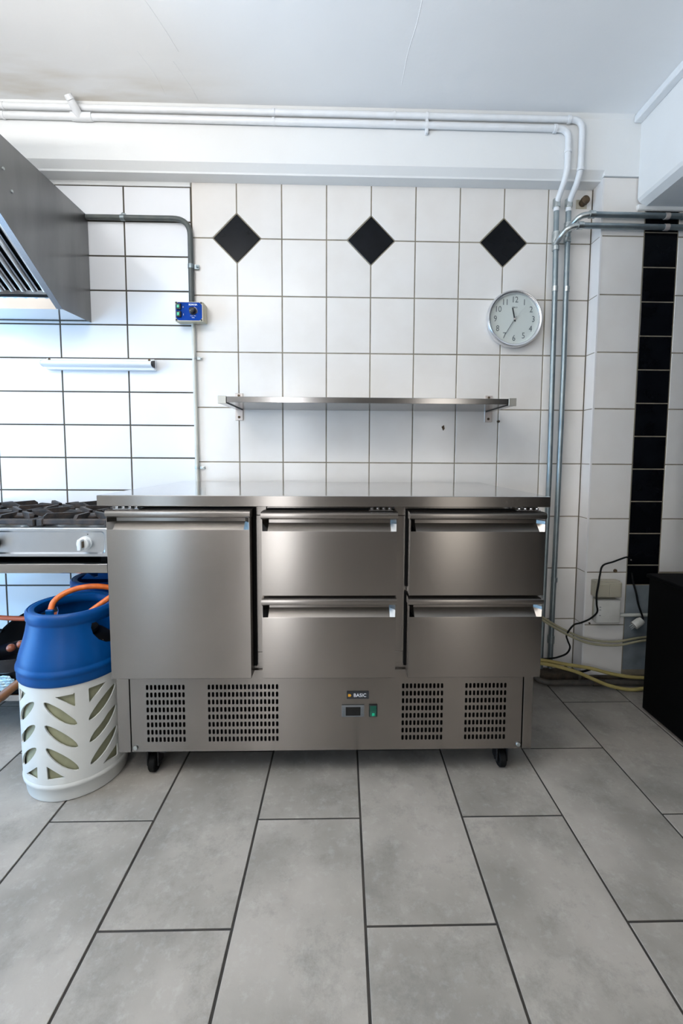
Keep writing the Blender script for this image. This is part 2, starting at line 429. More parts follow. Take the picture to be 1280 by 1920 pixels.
# pier on the right, tiled with a black strip
PXF = 1.2135; PY = -.08
pier = struct(obj('wall_pier', bx(PXF + .0016, XR, PY + .0016, .011, 0, 2.29), grout_tan))
prow = [2.2925] + [ZR - j * PZ for j in range(0, 8)]
for a, b in zip(prow, prow[1:]):
    tile('wall_tile', rect(PXF - .001, 1.409, b, a), pier, tile_w, 'Y', PY)
    tile('return_tile', rect(PY + .003, -.001, b, a), pier, tile_side, 'X', PXF, g=.0016)
    if b > .46:
        tile('wall_tile', rect(1.561, 1.761, b, a), pier, tile_w, 'Y', PY); tile('wall_tile', rect(1.761, 1.961, b, a), pier, tile_w, 'Y', PY)
        tile('wall_tile', rect(1.961, 2.161, b, a), pier, tile_w, 'Y', PY)
tile('wall_tile', rect(PXF - .001, 1.409, .03, prow[-1]), pier, tile_w, 'Y', PY)
tile('return_tile', rect(PY + .003, -.001, .03, prow[-1]), pier, tile_side, 'X', PXF, g=.0016)
z = 2.212
zs = [2.212 - .1498 * k for k in range(0, 12)]
for a, b in zip(zs, zs[1:]):
    tile('black_tile', rect(1.409, 1.561, b, a), pier, tile_b, 'Y', PY)
tile('black_tile', rect(1.409, 1.561, .470, zs[-1]), pier, tile_b, 'Y', PY)
obj('bare_plaster', bx(1.411, XR, PY - .0005, PY + .004, .06, .468), plaster_grey, pier)
obj('corner_bead', prism([(PXF - .0015, PY + .006), (PXF - .0015, PY - .0012), (PXF + .006, PY - .0012)], .04, 2.288, 'Z'), tile_side, pier)
obj('grime_strip', bx(PXF, XR, PY - .010, PY, .0005, .035, bev=.004), grime, pier)

# beam along the top of the wall (boxed lintel with chamfered lower edge)
YF = -.088
beam = struct(obj('trim_1', prism([(YF, CEIL), (YF, 2.315), (-.062, 2.290), (-.060, 2.283), (.02, 2.281), (.02, CEIL)], XL, PXF, 'X'), plaster))
obj('beam_end', prism([(YF, CEIL), (YF, 2.2915), (.02, 2.2915), (.02, CEIL)], PXF, XR, 'X'), plaster, beam)
# plaster gets thick where the beam meets the ceiling
obj('cove', prism([(YF, CEIL), (YF, 2.525), (YF - .012, CEIL)], XL, 1.33, 'X'), plaster, beam)
# boxed soffit running towards the camera on the right
sof = struct(obj('trim_2', prism([(1.365, CEIL), (1.365, 2.197), (1.373, 2.184), (1.402, 2.166), (XR, 2.166), (XR, CEIL)], YB, YF + .0, 'Y'), plaster))
obj('soffit_edge', bx(1.366, XR, YF - .004, -.072, 2.150, 2.176, bev=.004), plaster, sof)
struct(obj('trim_3', bx(1.331, 1.366, -2.2, YF - .001, 2.510, CEIL, bev=.003), white_pipe))

# ceiling
ceil = struct(obj('ceiling', bx(XL, XR, YB, .1, CEIL, CEIL + .12), ceil_m))
def seam(pts, r=.0022):
    obj('plaster_seam', tube([(x, y, CEIL + .001) for x, y in pts], r, 6, 4), ceil_m, ceil, smooth=True)
seam([(-.60, -.62), (-.57, -.52), (-.545, -.42), (-.53, -.34)])
seam([(-.565, -.30), (-.545, -.22), (-.535, -.16), (-.53, -.11)], .002)
seam([(-.68, -.34), (-.66, -.25), (-.655, -.14)], .002)
seam([(.33, -.62), (.325, -.48), (.31, -.36), (.305, -.22)], .002)
# the rest of the room, unseen, closes the light in
def wall_with_hole(name, axis, at, thick, u0, u1, h, m):
    """wall in the plane axis=at with a rectangular opening h=(a0,a1,z0,z1)"""
    bm = NB(); a0, a1, z0, z1 = h
    for (p0, p1, q0, q1) in ((u0, a0, 0, CEIL), (a1, u1, 0, CEIL), (a0, a1, z1, CEIL), (a0, a1, 0, z0)):
        if q1 - q0 < .01: continue
        if axis == 'X': add_box(bm, at, at + thick, p0, p1, q0, q1)
        else: add_box(bm, p0, p1, at, at + thick, q0, q1)
    return struct(obj(name, bm, m))
wl = wall_with_hole('wall_left', 'X', XL - .1, .1, YB, .1, (-1.75, -.55, 0, 2.2), paint_wall)
struct(obj('wall_right', bx(XR, XR + .1, YB, .1, 0, CEIL), brown_wall))
bm = NB()
for (a, b, c, d) in ((XL, -2.42, 0, CEIL), (-2.42, -1.98, 0, .65), (-2.42, -1.98, 2.25, CEIL), (-1.98, -.94, 0, CEIL), (-.94, -.5, 2.35, CEIL), (-.5, 1.22, 0, CEIL), (1.22, 1.78, 0, .65), (1.22, 1.78, 2.25, CEIL), (1.78, XR, 0, CEIL)):
    add_box(bm, a, b, YB - .1, YB, c, d)
struct(obj('wall_front', bm, brown_wall))
def window(name, axis, at, a0, a1, z0, z1, bars):
    bm = NB(); t = .05
    segs = [(a0, a1, z0, z0 + t), (a0, a1, z1 - t, z1), (a0, a0 + t, z0, z1), (a1 - t, a1, z0, z1)] + [(b - .02, b + .02, z0, z1) for b in bars]
    for p0, p1, q0, q1 in segs:
        if axis == 'X': add_box(bm, at - .07, at - .02, p0, p1, q0, q1)
        else: add_box(bm, p0, p1, at - .07, at - .02, q0, q1)
    return struct(obj(name, bm, white_pipe))
window('door_2', 'X', XL, -1.75, -.55, 0, 2.2, [-1.15])
window('window_1', 'Y', YB, 1.22, 1.78, .65, 2.25, [])
window('window_2', 'Y', YB, -2.42, -1.98, .65, 2.25, [])
window('door_1', 'Y', YB, -.94, -.5, 0, 2.35, [])

# ------------------------------------------------------------------ refrigerated counter
fr = thing('refrigerated_counter', (.03, -.4, 0), 'stainless steel refrigerated counter with one door, four drawers and vent grilles, on castors', 'fridge')
obj('worktop', bx(-.654, .711, -.760, -.055, .9145, .947, bev=.0014), steel_top, fr)
obj('worktop_edge', bx(-.6538, .7108, -.7612, -.7585, .9150, .9462, bev=.0006), steel, fr)
obj('body', bx(-.645, .704, -.690, -.065, .376, .9145, bev=.001), steel, fr)
def front_unit(name, x0, x1, zt, zb):
    root = bpy.data.objects.new(name, None); root.empty_display_size = .05; COL.objects.link(root)
    root.location = ((x0 + x1) / 2, -.72, zb); root.parent = fr; root.matrix_parent_inverse = parent_world(fr).inverted()
    F = -.763
    # front panel: lip on top, finger groove tapering at both ends, flat front
    bm = NB()
    def sec(x, g):
        gy = F + g
        pr_ = [(-.708, zt - .022), (F + .006, zt - .022), (min(gy, F + .012) if g else F, zt - .0225), (gy, zt - .026), (gy, zt - .036), (F + .0005, zt - .0585), (F, zt - .061), (F, zb + .002), (F + .002, zb), (-.708, zb)]
        return [bm.verts.new((x, y, z)) for y, z in pr_]
    S = [sec(x0, .0), sec(x0 + .002, .0), sec(x0 + .018, .026), sec(x1 - .018, .026), sec(x1 - .002, .0), sec(x1, .0)]
    for a, b in zip(S, S[1:]):
        for i in range(len(a)): bm.faces.new((a[i], a[(i + 1) % len(a)], b[(i + 1) % len(a)], b[i]))
    bm.faces.new(S[0]); bm.faces.new(S[-1])
    obj('front_panel', bm, steel, root, smooth=25)
    obj('handle_lip', prism([(-.706, zt), (F + .003, zt), (F - .003, zt - .004), (F - .005, zt - .010), (F - .003, zt - .018), (F + .004, zt - .0215), (-.706, zt - .0215)], x0 - .002, x1 + .002, 'X'), steel, root, smooth=35)
    obj('gasket', bx(x0 + (-.006 if x0 > .2 else .008), x1 + (.008 if name == 'door' else -.002), -.707, -.690, zb + .014, zt + .004), rubber, root)  # door seal, widened past the front to paint the dark gap
    return root
u = front_unit('door', -.627, -.202, .9025, .380)
def hinge(x0, x1, parent, z=.9065):
    bm = NB(); add_box(bm, x0, x1, -.752, -.70, z - .003, z - .001)
    n = 4
    for k in range(n):
        xx = x0 + (x1 - x0) * (k + .5) / n
        add_box(bm, xx - .004, xx + .004, -.748, -.742, z - .001, z + .0062)
        add_tube(bm, [(xx, -.752, z + .003), (xx, -.745, z + .003)], .0022, 8)
    return obj('hinge', bm, chrome, parent)
hinge(-.612, -.535, fr)
for x0, x1 in ((-.166, .243), (.283, .698)):
    front_unit('drawer', x0, x1, .898, .640)
    front_unit('drawer', x0 - .0005, x1 - .0005, .632, .3795)
    hinge(x1 - .085, x1 - .012, fr, .9045)
# dividing posts between the fronts, in three pieces each
for x0, x1 in ((-.196, -.172), (.249, .277)):
    for z0, z1 in ((.881, .912), (.437, .879), (.400, .4355)):
        obj('mullion', bx(x0 - .01, x1 + .01, -.7, -.690, z0, z1, bev=.0006), steel, fr)
# machine compartment panel with slotted grilles
PYF = -.700
def slot_panel(x0, x1, z0, z1, groups, y, t):
    bm = NB()
    def quad(p): 
        vs = [bm.verts.new(q) for q in p]; bm.faces.new(vs)
    xs = sorted({x0, x1, *[g[0] for g in groups], *[g[1] for g in groups]})
    zlo, zhi = groups[0][2], groups[0][3]
    quad([(x0, y, z0), (x1, y, z0), (x1, y, zlo), (x0, y, zlo)]); quad([(x0, y, zhi), (x1, y, zhi), (x1, y, z1), (x0, y, z1)])
    gx = [(g[0], g[1]) for g in groups]; cur = x0
    for a, b in gx: quad([(cur, y, zlo), (a, y, zlo), (a, y, zhi), (cur, y, zhi)]); cur = b
    quad([(cur, y, zlo), (x1, y, zlo), (x1, y, zhi), (cur, y, zhi)])
    for a, b, c, d, nx, nz in groups:
        px, pz = (b - a) / nx, (d - c) / nz
        for i in range(nx):
            for k in range(nz):
                cx_, cz_ = a + (i + .5) * px, c + (k + .5) * pz
                hw, hh = .0039, .0088; q = hh - hw * .75
                h = [(-hw, -q), (-hw * .55, -hh + .0005), (hw * .55, -hh + .0005), (hw, -q), (hw, q), (hw * .55, hh - .0005), (-hw * .55, hh - .0005), (-hw, q)]
                o = [(-px / 2, -q), (-hw * .55, -pz / 2), (hw * .55, -pz / 2), (px / 2, -q), (px / 2, q), (hw * .55, pz / 2), (-hw * .55, pz / 2), (-px / 2, q)]
                H = [bm.verts.new((cx_ + p[0], y, cz_ + p[1])) for p in h]; O = [bm.verts.new((cx_ + p[0], y, cz_ + p[1])) for p in o]
                Bk = [bm.verts.new((cx_ + p[0], y + t, cz_ + p[1])) for p in h]
                for s in range(8):
                    n = (s + 1) % 8
                    bm.faces.new((O[s], O[n], H[n], H[s])); bm.faces.new((H[s], H[n], Bk[n], Bk[s]))
                for (s, n, cr) in ((0, 1, (-px / 2, -pz / 2)), (2, 3, (px / 2, -pz / 2)), (4, 5, (px / 2, pz / 2)), (6, 7, (-px / 2, pz / 2))):
                    cv = bm.verts.new((cx_ + cr[0], y, cz_ + cr[1])); bm.faces.new((O[s], cv, O[n]))
    # returned edges
    for p in ([(x0, z0), (x1, z0)], [(x1, z0), (x1, z1)], [(x1, z1), (x0, z1)], [(x0, z1), (x0, z0)]):
        quad([(p[0][0], y, p[0][1]), (p[0][0], y + .012, p[0][1]), (p[1][0], y + .012, p[1][1]), (p[1][0], y, p[1][1])])
    bmesh.ops.remove_doubles(bm, verts=bm.verts, dist=1e-6)
    return bm
g = [(-.5555, -.427, .1315, .3325, 10, 8), (-.358, -.126, .1315, .3325, 18, 8), (.2715, .4115, .1315, .3325, 11, 8), (.479, .620, .1315, .3325, 11, 8)]
bm = slot_panel(-.603, .671, .103, .3755, g, PYF, .0015)
me_panel = obj('grille_panel', bm, steel, fr)
for x0, x1 in ((-.647, -.607), (.676, .706)):
    obj('side_post', bx(x0, x1, -.7, -.06, .101, .3755, bev=.001), steel, fr)
obj('underside', bx(-.606, .675, -.68, -.06, .106, .112), dark_in, fr)
obj('rear_panel', bx(-.606, .675, -.070, -.062, .112, .376), dark_in, fr)
bm = NB(); add_lathe(bm, [(.03, .112), (.075, .14), (.08, .22), (.07, .27), (.03, .29)], (-.25, -.42, 0), 24)
obj('compressor', bm, black, fr, smooth=True)
for sx_ in (-.592, .661):
    obj('panel_screw', lathe([(.0065, 0), (.0075, -.002), (.0065, -.0045), (.003, -.005)], (sx_ + .001, PYF - .0005, .1175), 14, 'Y'), zinc, fr, smooth=True)
# nameplate
np_ = obj('nameplate', bx(.0935, .1655, PYF - .0025, PYF - .0003, .2775, .3035, bev=.0008), black_print, fr)
text_obj('nameplate_lettering', 'BASIC', .0162, (.1365, PYF - .003, .2903), white_print, np_, bold=.0001, sx=.98)
obj('nameplate_mark', prism([(.0980, .2862), (.1055, .2862), (.1085, .2905), (.1055, .2948), (.0980, .2948)], PYF - .0032, PYF - .0025, 'Y'), yellow_print, np_)
# thermostat and rocker switch
th = obj('thermostat', bx(.0775, .1510, PYF - .006, PYF, .2185, .2575, bev=.002, seg=2), mat('grey_thermostat_frame', (.12, .125, .13), .4), fr)
obj('thermostat_display', bx(.0905, .1385, PYF - .0070, PYF - .005, .2240, .2530, bev=.0006), mat('dark_display', (.004, .004, .004), .12), th)
for sx_ in (.084, .1445):
    for sz_ in (.229, .238, .247): obj('thermostat_button', bx(sx_ - .003, sx_ + .003, PYF - .0072, PYF - .005, sz_ - .002, sz_ + .002, bev=.0005), grey_print, th)
sw = obj('rocker_switch', bx(.1660, .1940, PYF - .006, PYF, .2175, .2585, bev=.003, seg=2), black, fr)
obj('rocker', prism([(PYF - .006, .222), (PYF - .012, .224), (PYF - .0075, .238), (PYF - .009, .2545), (PYF - .006, .256)], .1700, .1900, 'X'), green_dk, sw)
obj('rocker_light', bx(.1755, .1845, PYF - .0125, PYF - .0095, .2250, .2340, bev=.001), green_lamp, sw)
# castors
def caster(x, y):
    r = bpy.data.objects.new('caster', None); r.empty_display_size = .03; COL.objects.link(r); r.location = (x, y, 0); r.parent = fr; r.matrix_parent_inverse = parent_world(fr).inverted()
    obj('wheel', lathe([(.010, -.012), (.026, -.012), (.030, -.008), (.030, .008), (.026, .012), (.010, .012)], (x, y, .030), 28, 'X'), rubber, r, smooth=True)
    bm = NB(); add_box(bm, x - .02, x - .0145, y - .016, y + .03, .024, .085, bev=.002); add_box(bm, x + .0145, x + .02, y - .016, y + .03, .024, .085, bev=.002)
    add_box(bm, x - .026, x + .026, y - .026, y + .034, .083, .106, bev=.003); add_tube(bm, [(x - .022, y, .03), (x + .022, y, .03)], .006, 10)
    add_box(bm, x + .018, x + .042, y - .008, y + .008, .066, .071)
    obj('fork', bm, black, r)
caster(-.556, -.645); caster(.628, -.640); caster(-.556, -.15); caster(.628, -.15)

# ------------------------------------------------------------------ wall shelf
sh = thing('wall_shelf', (.18, 0, 1.277), 'long narrow stainless steel wall shelf above the counter, empty', 'shelf')
obj('shelf_board', bx(-.386, .745, -.2955, -.003, 1.2775, 1.3005, bev=.001), steel_shelf, sh)
for s, x0, x1 in ((0, -.4185, -.3875), (1, .7465, .7765)):
    b = obj('bracket', prism([(-.296, 1.273), (-.296, 1.302), (-.001, 1.302), (-.001, 1.277), ], x0, x1, 'X'), steel_shelf, sh)
    obj('end_cap', bx(x0 - .0005, x1 + .0005, -.2985, -.294, 1.2715, 1.3028, bev=.001), mat('shelf_cap_steel', (.42, .41, .37), .4, .8), b)
    xx = -.404 if s == 0 else .760
    pl = obj('fixing_plate', bx(xx - .018, xx + .018, -.0045, -.0005, 1.228, 1.352, bev=.0015), bracket_m, b)
    for zz_ in (1.243, 1.342): obj('screw', lathe([(.0058, 0), (.006, -.002), (.003, -.004)], (xx, -.0045, zz_), 12, 'Y'), rust_m, b, smooth=True)
    obj('bracket_gap', bx(x0 + (.031 if s == 0 else -.0015), x0 + (.0325 if s == 0 else -.0002), -.293, -.01, 1.2735, 1.2775), black, b)
tag(obj('wall_plug', lathe([(.006, 0), (.0065, -.004), (.003, -.012), (.004, -.016)], (.808, -.0005, 1.232), 12, 'Y'), rust_m, smooth=True), 'small dark screw stub in the wall right of the shelf bracket', 'screw')

# ------------------------------------------------------------------ wall clock
CXc, CZc = .862, 1.697
ck = thing('wall_clock', (CXc, 0, CZc), 'round silver-rimmed wall clock with a pale dial', 'clock')
obj('clock_rim', lathe([(.112, -.030), (.1165, -.037), (.122, -.038), (.1275, -.032), (.1295, -.022), (.127, -.010), (.120, -.001), (.02, -.001), (.02, -.006), (.112, -.010)], (CXc, 0, CZc), 72, 'Y', close=True), bezel, ck, smooth=50)
obj('dial', lathe([(.1135, -.010), (.1135, -.022), (.0005, -.022)], (CXc, 0, CZc), 64, 'Y'), dial, ck)
yd = -.0226
for n in range(1, 13):
    a = PI / 2 - n * PI / 6
    text_obj('numeral', str(n), .038, (CXc + .088 * math.cos(a), yd, CZc + .086 * math.sin(a)), grey_print, ck, depth=.0002, sx=.85)
text_obj('dial_lettering', 'SEIKO', .0095, (CXc, yd, CZc + .052), grey_print, ck, depth=.0002)
for n in range(60):
    a = n * PI / 30
    if n % 5 == 0:
        o = obj('minute_mark', lathe([(.0008, 0), (.0008, -.0005)], (CXc + .107 * math.cos(a), -.0219, CZc + .107 * math.sin(a)), 8, 'Y'), grey_print, ck)
def hand(name, ang, l, w0, w1, y, m, back=.012):
    d = Vector((math.sin(ang), math.cos(ang))); p = Vector((d.y, -d.x)); c = Vector((CXc, CZc))
    poly = [c - d * back + p * w0, c - d * back - p * w0, c + d * l - p * w1, c + d * l + p * w1]
    obj(name, prism([tuple(q) for q in poly], y, y - .0012, 'Y'), m, ck)
hand('hour_hand', math.radians(-12.5), .050, .0028, .0026, -.0255, black_print)
hand('minute_hand', math.radians(211), .083, .0014, .0009, -.0272, grey_print)
hand('second_hand', math.radians(40), .080, .0004, .0003, -.0290, mat('pale_second_hand', (.45, .48, .47), .4))
obj('hand_cap', lathe([(.0045, -.022), (.0045, -.0295), (.002, -.0305)], (CXc, 0, CZc), 16, 'Y'), bracket_m, ck, smooth=True)

# ------------------------------------------------------------------ control box
cb = thing('control_box', (-.605, 0, 1.70), 'small blue-faced fan control box on the conduit beside the hood', 'control box')
obj('housing', prism([(-.003, 1.662), (-.003, 1.740), (-.058, 1.7415), (-.060, 1.7405), (-.060, 1.6585), (-.058, 1.6575)], -.6665, -.5435, 'X'), box_pl, cb)
obj('lid', bx(-.6665, -.5435, -.0635, -.0595, 1.6575, 1.7415, bev=.0015), box_pl, cb)
c = .011
poly = [(-.6625 + c, 1.6610), (-.5475 - c, 1.6610), (-.5475, 1.6610 + c), (-.5475, 1.7385 - c), (-.5475 - c, 1.7385), (-.6625 + c, 1.7385), (-.6625, 1.7385 - c), (-.6625, 1.6610 + c)]
lb = obj('blue_faceplate', prism(poly, -.0635, -.0645, 'Y'), panel_blue, cb)
for x, z_ in ((-.6605, 1.6628), (-.5495, 1.6628), (-.6605, 1.7368), (-.5495, 1.7368)):
    obj('lid_screw', lathe([(.0042, 0), (.0042, -.002)], (x + (.001 if x < -.6 else -.001), -.0635, z_), 12, 'Y'), black, cb)
for z_ in (1.7185, 1.6860):
    s_ = obj('rocker_switch', bx(-.6575, -.6370, -.0745, -.0645, z_ - .0130, z_ + .0130, bev=.002), black, cb)
    obj('green_lens', bx(-.6535, -.6425, -.0775, -.0745, z_ - .0075, z_ + .0065, bev=.001), green_lamp, s_)
kb = obj('rotary_knob', lathe([(.0165, -.0645), (.0165, -.068), (.0135, -.069), (.0125, -.084), (.010, -.086), (.002, -.086)], (-.5865, 0, 1.7010), 24, 'Y'), black, cb, smooth=True)
obj('knob_pointer', bx(-.595, -.590, -.0868, -.085, 1.694, 1.699), grey_print, kb)
arc = [(-.5865 + .0185 * math.cos(a), -.0652, 1.7010 + .0185 * math.sin(a)) for a in [math.radians(75 - 8 * i) for i in range(14)]]
obj('dial_arc', tube(arc, .0012, 6), bracket_m, cb)
text_obj('faceplate_lettering', 'RDM10A', .0098, (-.5865, -.0648, 1.7285), white_print, lb, bold=.0003, sx=1.0)
text_obj('faceplate_lettering', 'MAX   MIN', .0052, (-.5865, -.0648, 1.6805), white_print, lb)
text_obj('faceplate_lettering', 'V/Hz', .0060, (-.5865, -.0648, 1.6730), white_print, lb)
text_obj('faceplate_lettering', '0', .0095, (-.6295, -.0648, 1.7180), white_print, lb)
text_obj('faceplate_lettering', 'I', .0100, (-.6290, -.0648, 1.6855), white_print, lb, bold=.0006)

# ------------------------------------------------------------------ conduits left
cn = thing('conduit', (-.9, 0, 2.116), 'dark grey conduit running from the hood along the wall and down to the control box', 'conduit')
obj('conduit_tube', tube(bend([(-1.0645, -.0155, 2.117), (-.608, -.0155, 2.117), (-.608, -.0155, 1.741)], .075, 10), .0118, 14), galv_dark, cn, smooth=True)
def clamp(x, z_, vert, parent, m=None, side=1, y=-.0155, r=.0135, w_=.009):
    bm = NB()
    if vert:
        add_tube(bm, [(x, y, z_ - w_), (x, y, z_ + w_)], r, 14); add_box(bm, x + side * .010, x + side * .034, y + .004, y + .012, z_ - w_, z_ + w_)
        add_lathe(bm, [(.0055, 0), (.0055, -.004), (.002, -.006)], (x + side * .027, y + .004, z_), 10, 'Y')
    else:
        add_tube(bm, [(x - w_, y, z_), (x + w_, y, z_)], r, 14); add_box(bm, x - w_, x + w_, y + .004, y + .012, z_ + .008, z_ + .022)
        add_lathe(bm, [(.0055, 0), (.0055, -.004), (.002, -.006)], (x, y + .004, z_ + .018), 10, 'Y')
    return obj('pipe_clip', bm, m or zinc, parent, smooth=True)
clamp(-.904, 2.117, False, cn, galv); clamp(-.608, 1.912, True, cn, galv)
cn2 = thing('conduit', (-.6, 0, 1.2), 'pale cream conduit going down the wall from the control box to the counter', 'conduit')
obj('conduit_tube', tube([(-.603, -.013, 1.661), (-.6005, -.013, 1.30), (-.598, -.013, .90), (-.597, -.013, .15)], .0088, 14), cream_pipe, cn2, smooth=True)
clamp(-.602, 1.508, True, cn2, y=-.013, r=.0105, w_=.006); clamp(-.599, 1.008, True, cn2, y=-.013, r=.0105, w_=.006)

# ------------------------------------------------------------------ under-cabinet tube light
tl = thing('tube_light', (-1.02, 0, 1.47), 'short white tube light on the wall between hood and cooker', 'lamp')
obj('batten', bx(-1.262, -.777, -.026, -.0005, 1.4490, 1.4985, bev=.003), tube_w, tl)
obj('cover', prism([(-.022 - .028 * math.sin(a), 1.4755 + .0150 * math.cos(a)) for a in [PI * k / 14 for k in range(15)]], -1.272, -.784, 'X'), tube_w, tl, smooth=50)
obj('end_cap', prism([(-.022 - .0285 * math.sin(a), 1.4755 + .0165 * math.cos(a)) for a in [PI * k / 14 for k in range(15)]], -.784, -.7765, 'X'), black, tl)
obj('end_cap', prism([(-.022 - .029 * math.sin(a), 1.4755 + .0160 * math.cos(a)) for a in [PI * k / 14 for k in range(15)]], -1.2755, -1.272, 'X'), tube_w, tl)
for x in (-1.246, -.800): obj('mounting_screw', lathe([(.0055, 0), (.0055, -.002), (.003, -.003)], (x, -.026, 1.4935), 12, 'Y'), rust_m, tl)

# ------------------------------------------------------------------ water pipes
def fitting(pts, r, parent, m, name='fitting'):
    return obj(name, tube(pts, r, 14), m, parent, smooth=True)
RP = .0125
pa = thing('water_pipe', (.9, -.11, 2.51), 'upper of two ceiling pipes, white, turning grey down the wall as the right-hand riser', 'pipe')
yP = -.104
obj('white_run', tube(bend([(-2.55, yP, 2.512), (1.098, yP, 2.508), (1.098, yP, 2.285), (1.089, -.030, 2.205), (1.089, -.030, 2.170)], .045, 8), RP, 14), white_pipe, pa, smooth=True)
obj('grey_riser', tube([(1.089, -.030, 2.19), (1.0955, -.030, 1.50), (1.0935, -.030, 1.0), (1.087, -.030, .045)], .0118, 14), galv, pa, smooth=True)
fitting([(1.034, yP, 2.508), (1.046, yP, 2.508)], .0165, pa, white_pipe); fitting([(1.098, yP, 2.300), (1.098, yP, 2.312)], .0150, pa, white_pipe)
fitting([(1.089, -.030, 2.222), (1.089, -.030, 2.186)], .0165, pa, zinc, 'coupling')
fitting([(1.089, -.030, 2.120), (1.089, -.030, 2.080)], .0168, pa, zinc, 'tee')
obj('branch_elbow', tube(bend([(1.089, -.030, 2.085), (1.092, -.060, 2.098), (1.110, -.098, 2.118), (1.150, -.104, 2.1205)], .03, 8), .0125, 14), zinc, pa, smooth=True)
fitting([(1.145, -.104, 2.1205), (1.168, -.104, 2.1205)], .0163, pa, zinc, 'coupling')
obj('branch_run', tube([(1.160, -.104, 2.1205), (2.3, -.104, 2.118)], .0122, 14), galv, pa, smooth=True)
fitting([(1.478, -.104, 2.119), (1.498, -.104, 2.119)], .0138, pa, bracket_m, 'pipe_clip'); fitting([(1.558, -.104, 2.119), (1.561, -.104, 2.119)], .0150, pa, zinc, 'coupling')
fitting([(1.095, -.030, 1.842), (1.0955, -.030, 1.820)], .0140, pa, zinc, 'pipe_clip'); fitting([(1.092, -.030, .492), (1.0915, -.030, .470)], .0145, pa, galv, 'pipe_clip')
fitting([(1.0875, -.030, .205), (1.087, -.030, .170)], .0160, pa, galv, 'coupling')
fitting([(1.089, -.0300, 2.035), (1.089, -.030, 2.055)], .0160, pa, zinc, 'coupling')
pb = thing('water_pipe', (.7, -.11, 2.47), 'lower of two ceiling pipes, white, turning grey down the wall as the left-hand riser', 'pipe')
obj('white_run', tube(bend([(-2.55, yP, 2.476), (1.040, yP, 2.470), (1.040, yP, 2.285), (1.034, -.030, 2.205), (1.034, -.030, 2.170)], .045, 8), RP, 14), white_pipe, pb, smooth=True)
obj('grey_riser', tube([(1.034, -.030, 2.19), (1.0415, -.030, 1.81), (1.048, -.030, 1.0), (1.044, -.030, .60), (1.04, -.030, .045)], .0118, 14), galv, pb, smooth=True)
fitting([(.975, yP, 2.470), (.987, yP, 2.470)], .0165, pb, white_pipe); fitting([(1.040, yP, 2.372), (1.040, yP, 2.384)], .0150, pb, white_pipe)
fitting([(1.034, -.030, 2.222), (1.034, -.030, 2.186)], .0165, pb, zinc, 'coupling')
fitting([(1.036, -.030, 2.080), (1.036, -.030, 2.030)], .0168, pb, zinc, 'tee'); fitting([(1.037, -.030, 2.018), (1.037, -.030, 2.000)], .0155, pb, zinc, 'coupling')
obj('branch_elbow', tube(bend([(1.036, -.030, 2.030), (1.039, -.062, 2.043), (1.058, -.098, 2.068), (1.105, -.104, 2.0735)], .03, 8), .0125, 14), zinc, pb, smooth=True)
fitting([(1.096, -.104, 2.0735), (1.118, -.104, 2.0735)], .0163, pb, zinc, 'coupling')
obj('branch_run', tube([(1.110, -.104, 2.0735), (2.3, -.104, 2.071)], .0122, 14), galv, pb, smooth=True)
fitting([(1.478, -.104, 2.0725), (1.498, -.104, 2.0725)], .0138, pb, bracket_m, 'pipe_clip')
fitting([(1.041, -.030, 1.842), (1.0412, -.030, 1.820)], .0140, pb, zinc, 'pipe_clip')
for p_, zz in ((pa, 2.509), (pb, 2.472)):
    for x in (-1.34, -.22, .29, .43): fitting([(x - .005, yP, zz + (.0015 if x < .3 else 0)), (x + .005, yP, zz + (.0015 if x < .3 else 0))], .0145, p_, white_pipe, 'pipe_clip')
obj('clip_screw', bx(.424, .436, -.108, -.090, 2.440, 2.520, bev=.002), white_pipe, pb)
# valve / stub on the white pipes at left
vs = obj('tee', tube([(-1.060, yP, 2.4745), (-.975, yP, 2.4745)], .0165, 14), white_pipe, pb, smooth=True)
obj('valve_body', tube([(-1.026, yP - .003, 2.474), (-1.030, -.125, 2.488), (-1.033, -.140, 2.500), (-1.036, -.150, 2.508)], [.015, .017, .0165, .014], 14, 0), white_pipe, pb, smooth=True)
obj('valve_cap', tube([(-1.036, -.149, 2.507), (-1.041, -.160, 2.520)], [.0165, .0150], 10), white_pipe, pb, smooth=True)

# rusty pipe stub high in the corner
st = thing('pipe_stub', (1.155, 0, 2.245), 'short rusty capped pipe stub high in the corner by the risers', 'pipe stub')
obj('stub', lathe([(.016, 0), (.016, -.018), (.0185, -.020), (.0185, -.034), (.012, -.036)], (1.165, 0, 2.222), 20, 'Y'), rust_m, st, smooth=True)
obj('escutcheon', bx(1.137, 1.187, -.002, .001, 2.198, 2.238, bev=.001), mat('tan_mortar', (.50, .45, .33), .9, noise=(30, 5, (.66, .62, .54), .8)), st)

# ------------------------------------------------------------------ extractor hood
XH = -1.066
hd = thing('extractor_hood', (XH - .6, -.4, 1.66), 'grey stainless steel extractor hood on the wall above the cooker', 'extractor hood')
S0 = (-.207, 1.657); sl = (.318, .213)     # slanted lower edge: direction forward and up
def sp(t, off=0.0):
    n = math.hypot(*sl); d = (-sl[0] / n, sl[1] / n); nn = (d[1], -d[0])   # normal pointing up/back into hood
    return (S0[0] + d[0] * t + (nn[0]) * off, S0[1] + d[1] * t - nn[1] * 0 + (-nn[1]) * -off if False else S0[1] + d[1] * t + (.8309) * off if False else S0[1] + d[1] * t + .8309 * off)
def sp2(t, off=0.0):
    n = math.hypot(*sl); d = Vector((-sl[0] / n, sl[1] / n)); nn = Vector((sl[1] / n, sl[0] / n))
    q = Vector(S0) + d * t + nn * off; return (q.x, q.y)
TL = .83
e = sp2(TL)
obj('side_panel', prism([(-.002, 2.129), (-.002, 1.664), (S0[0], S0[1]), e, (e[0], 2.129)], XH - .0015, XH, 'X'), steel_hood, hd)
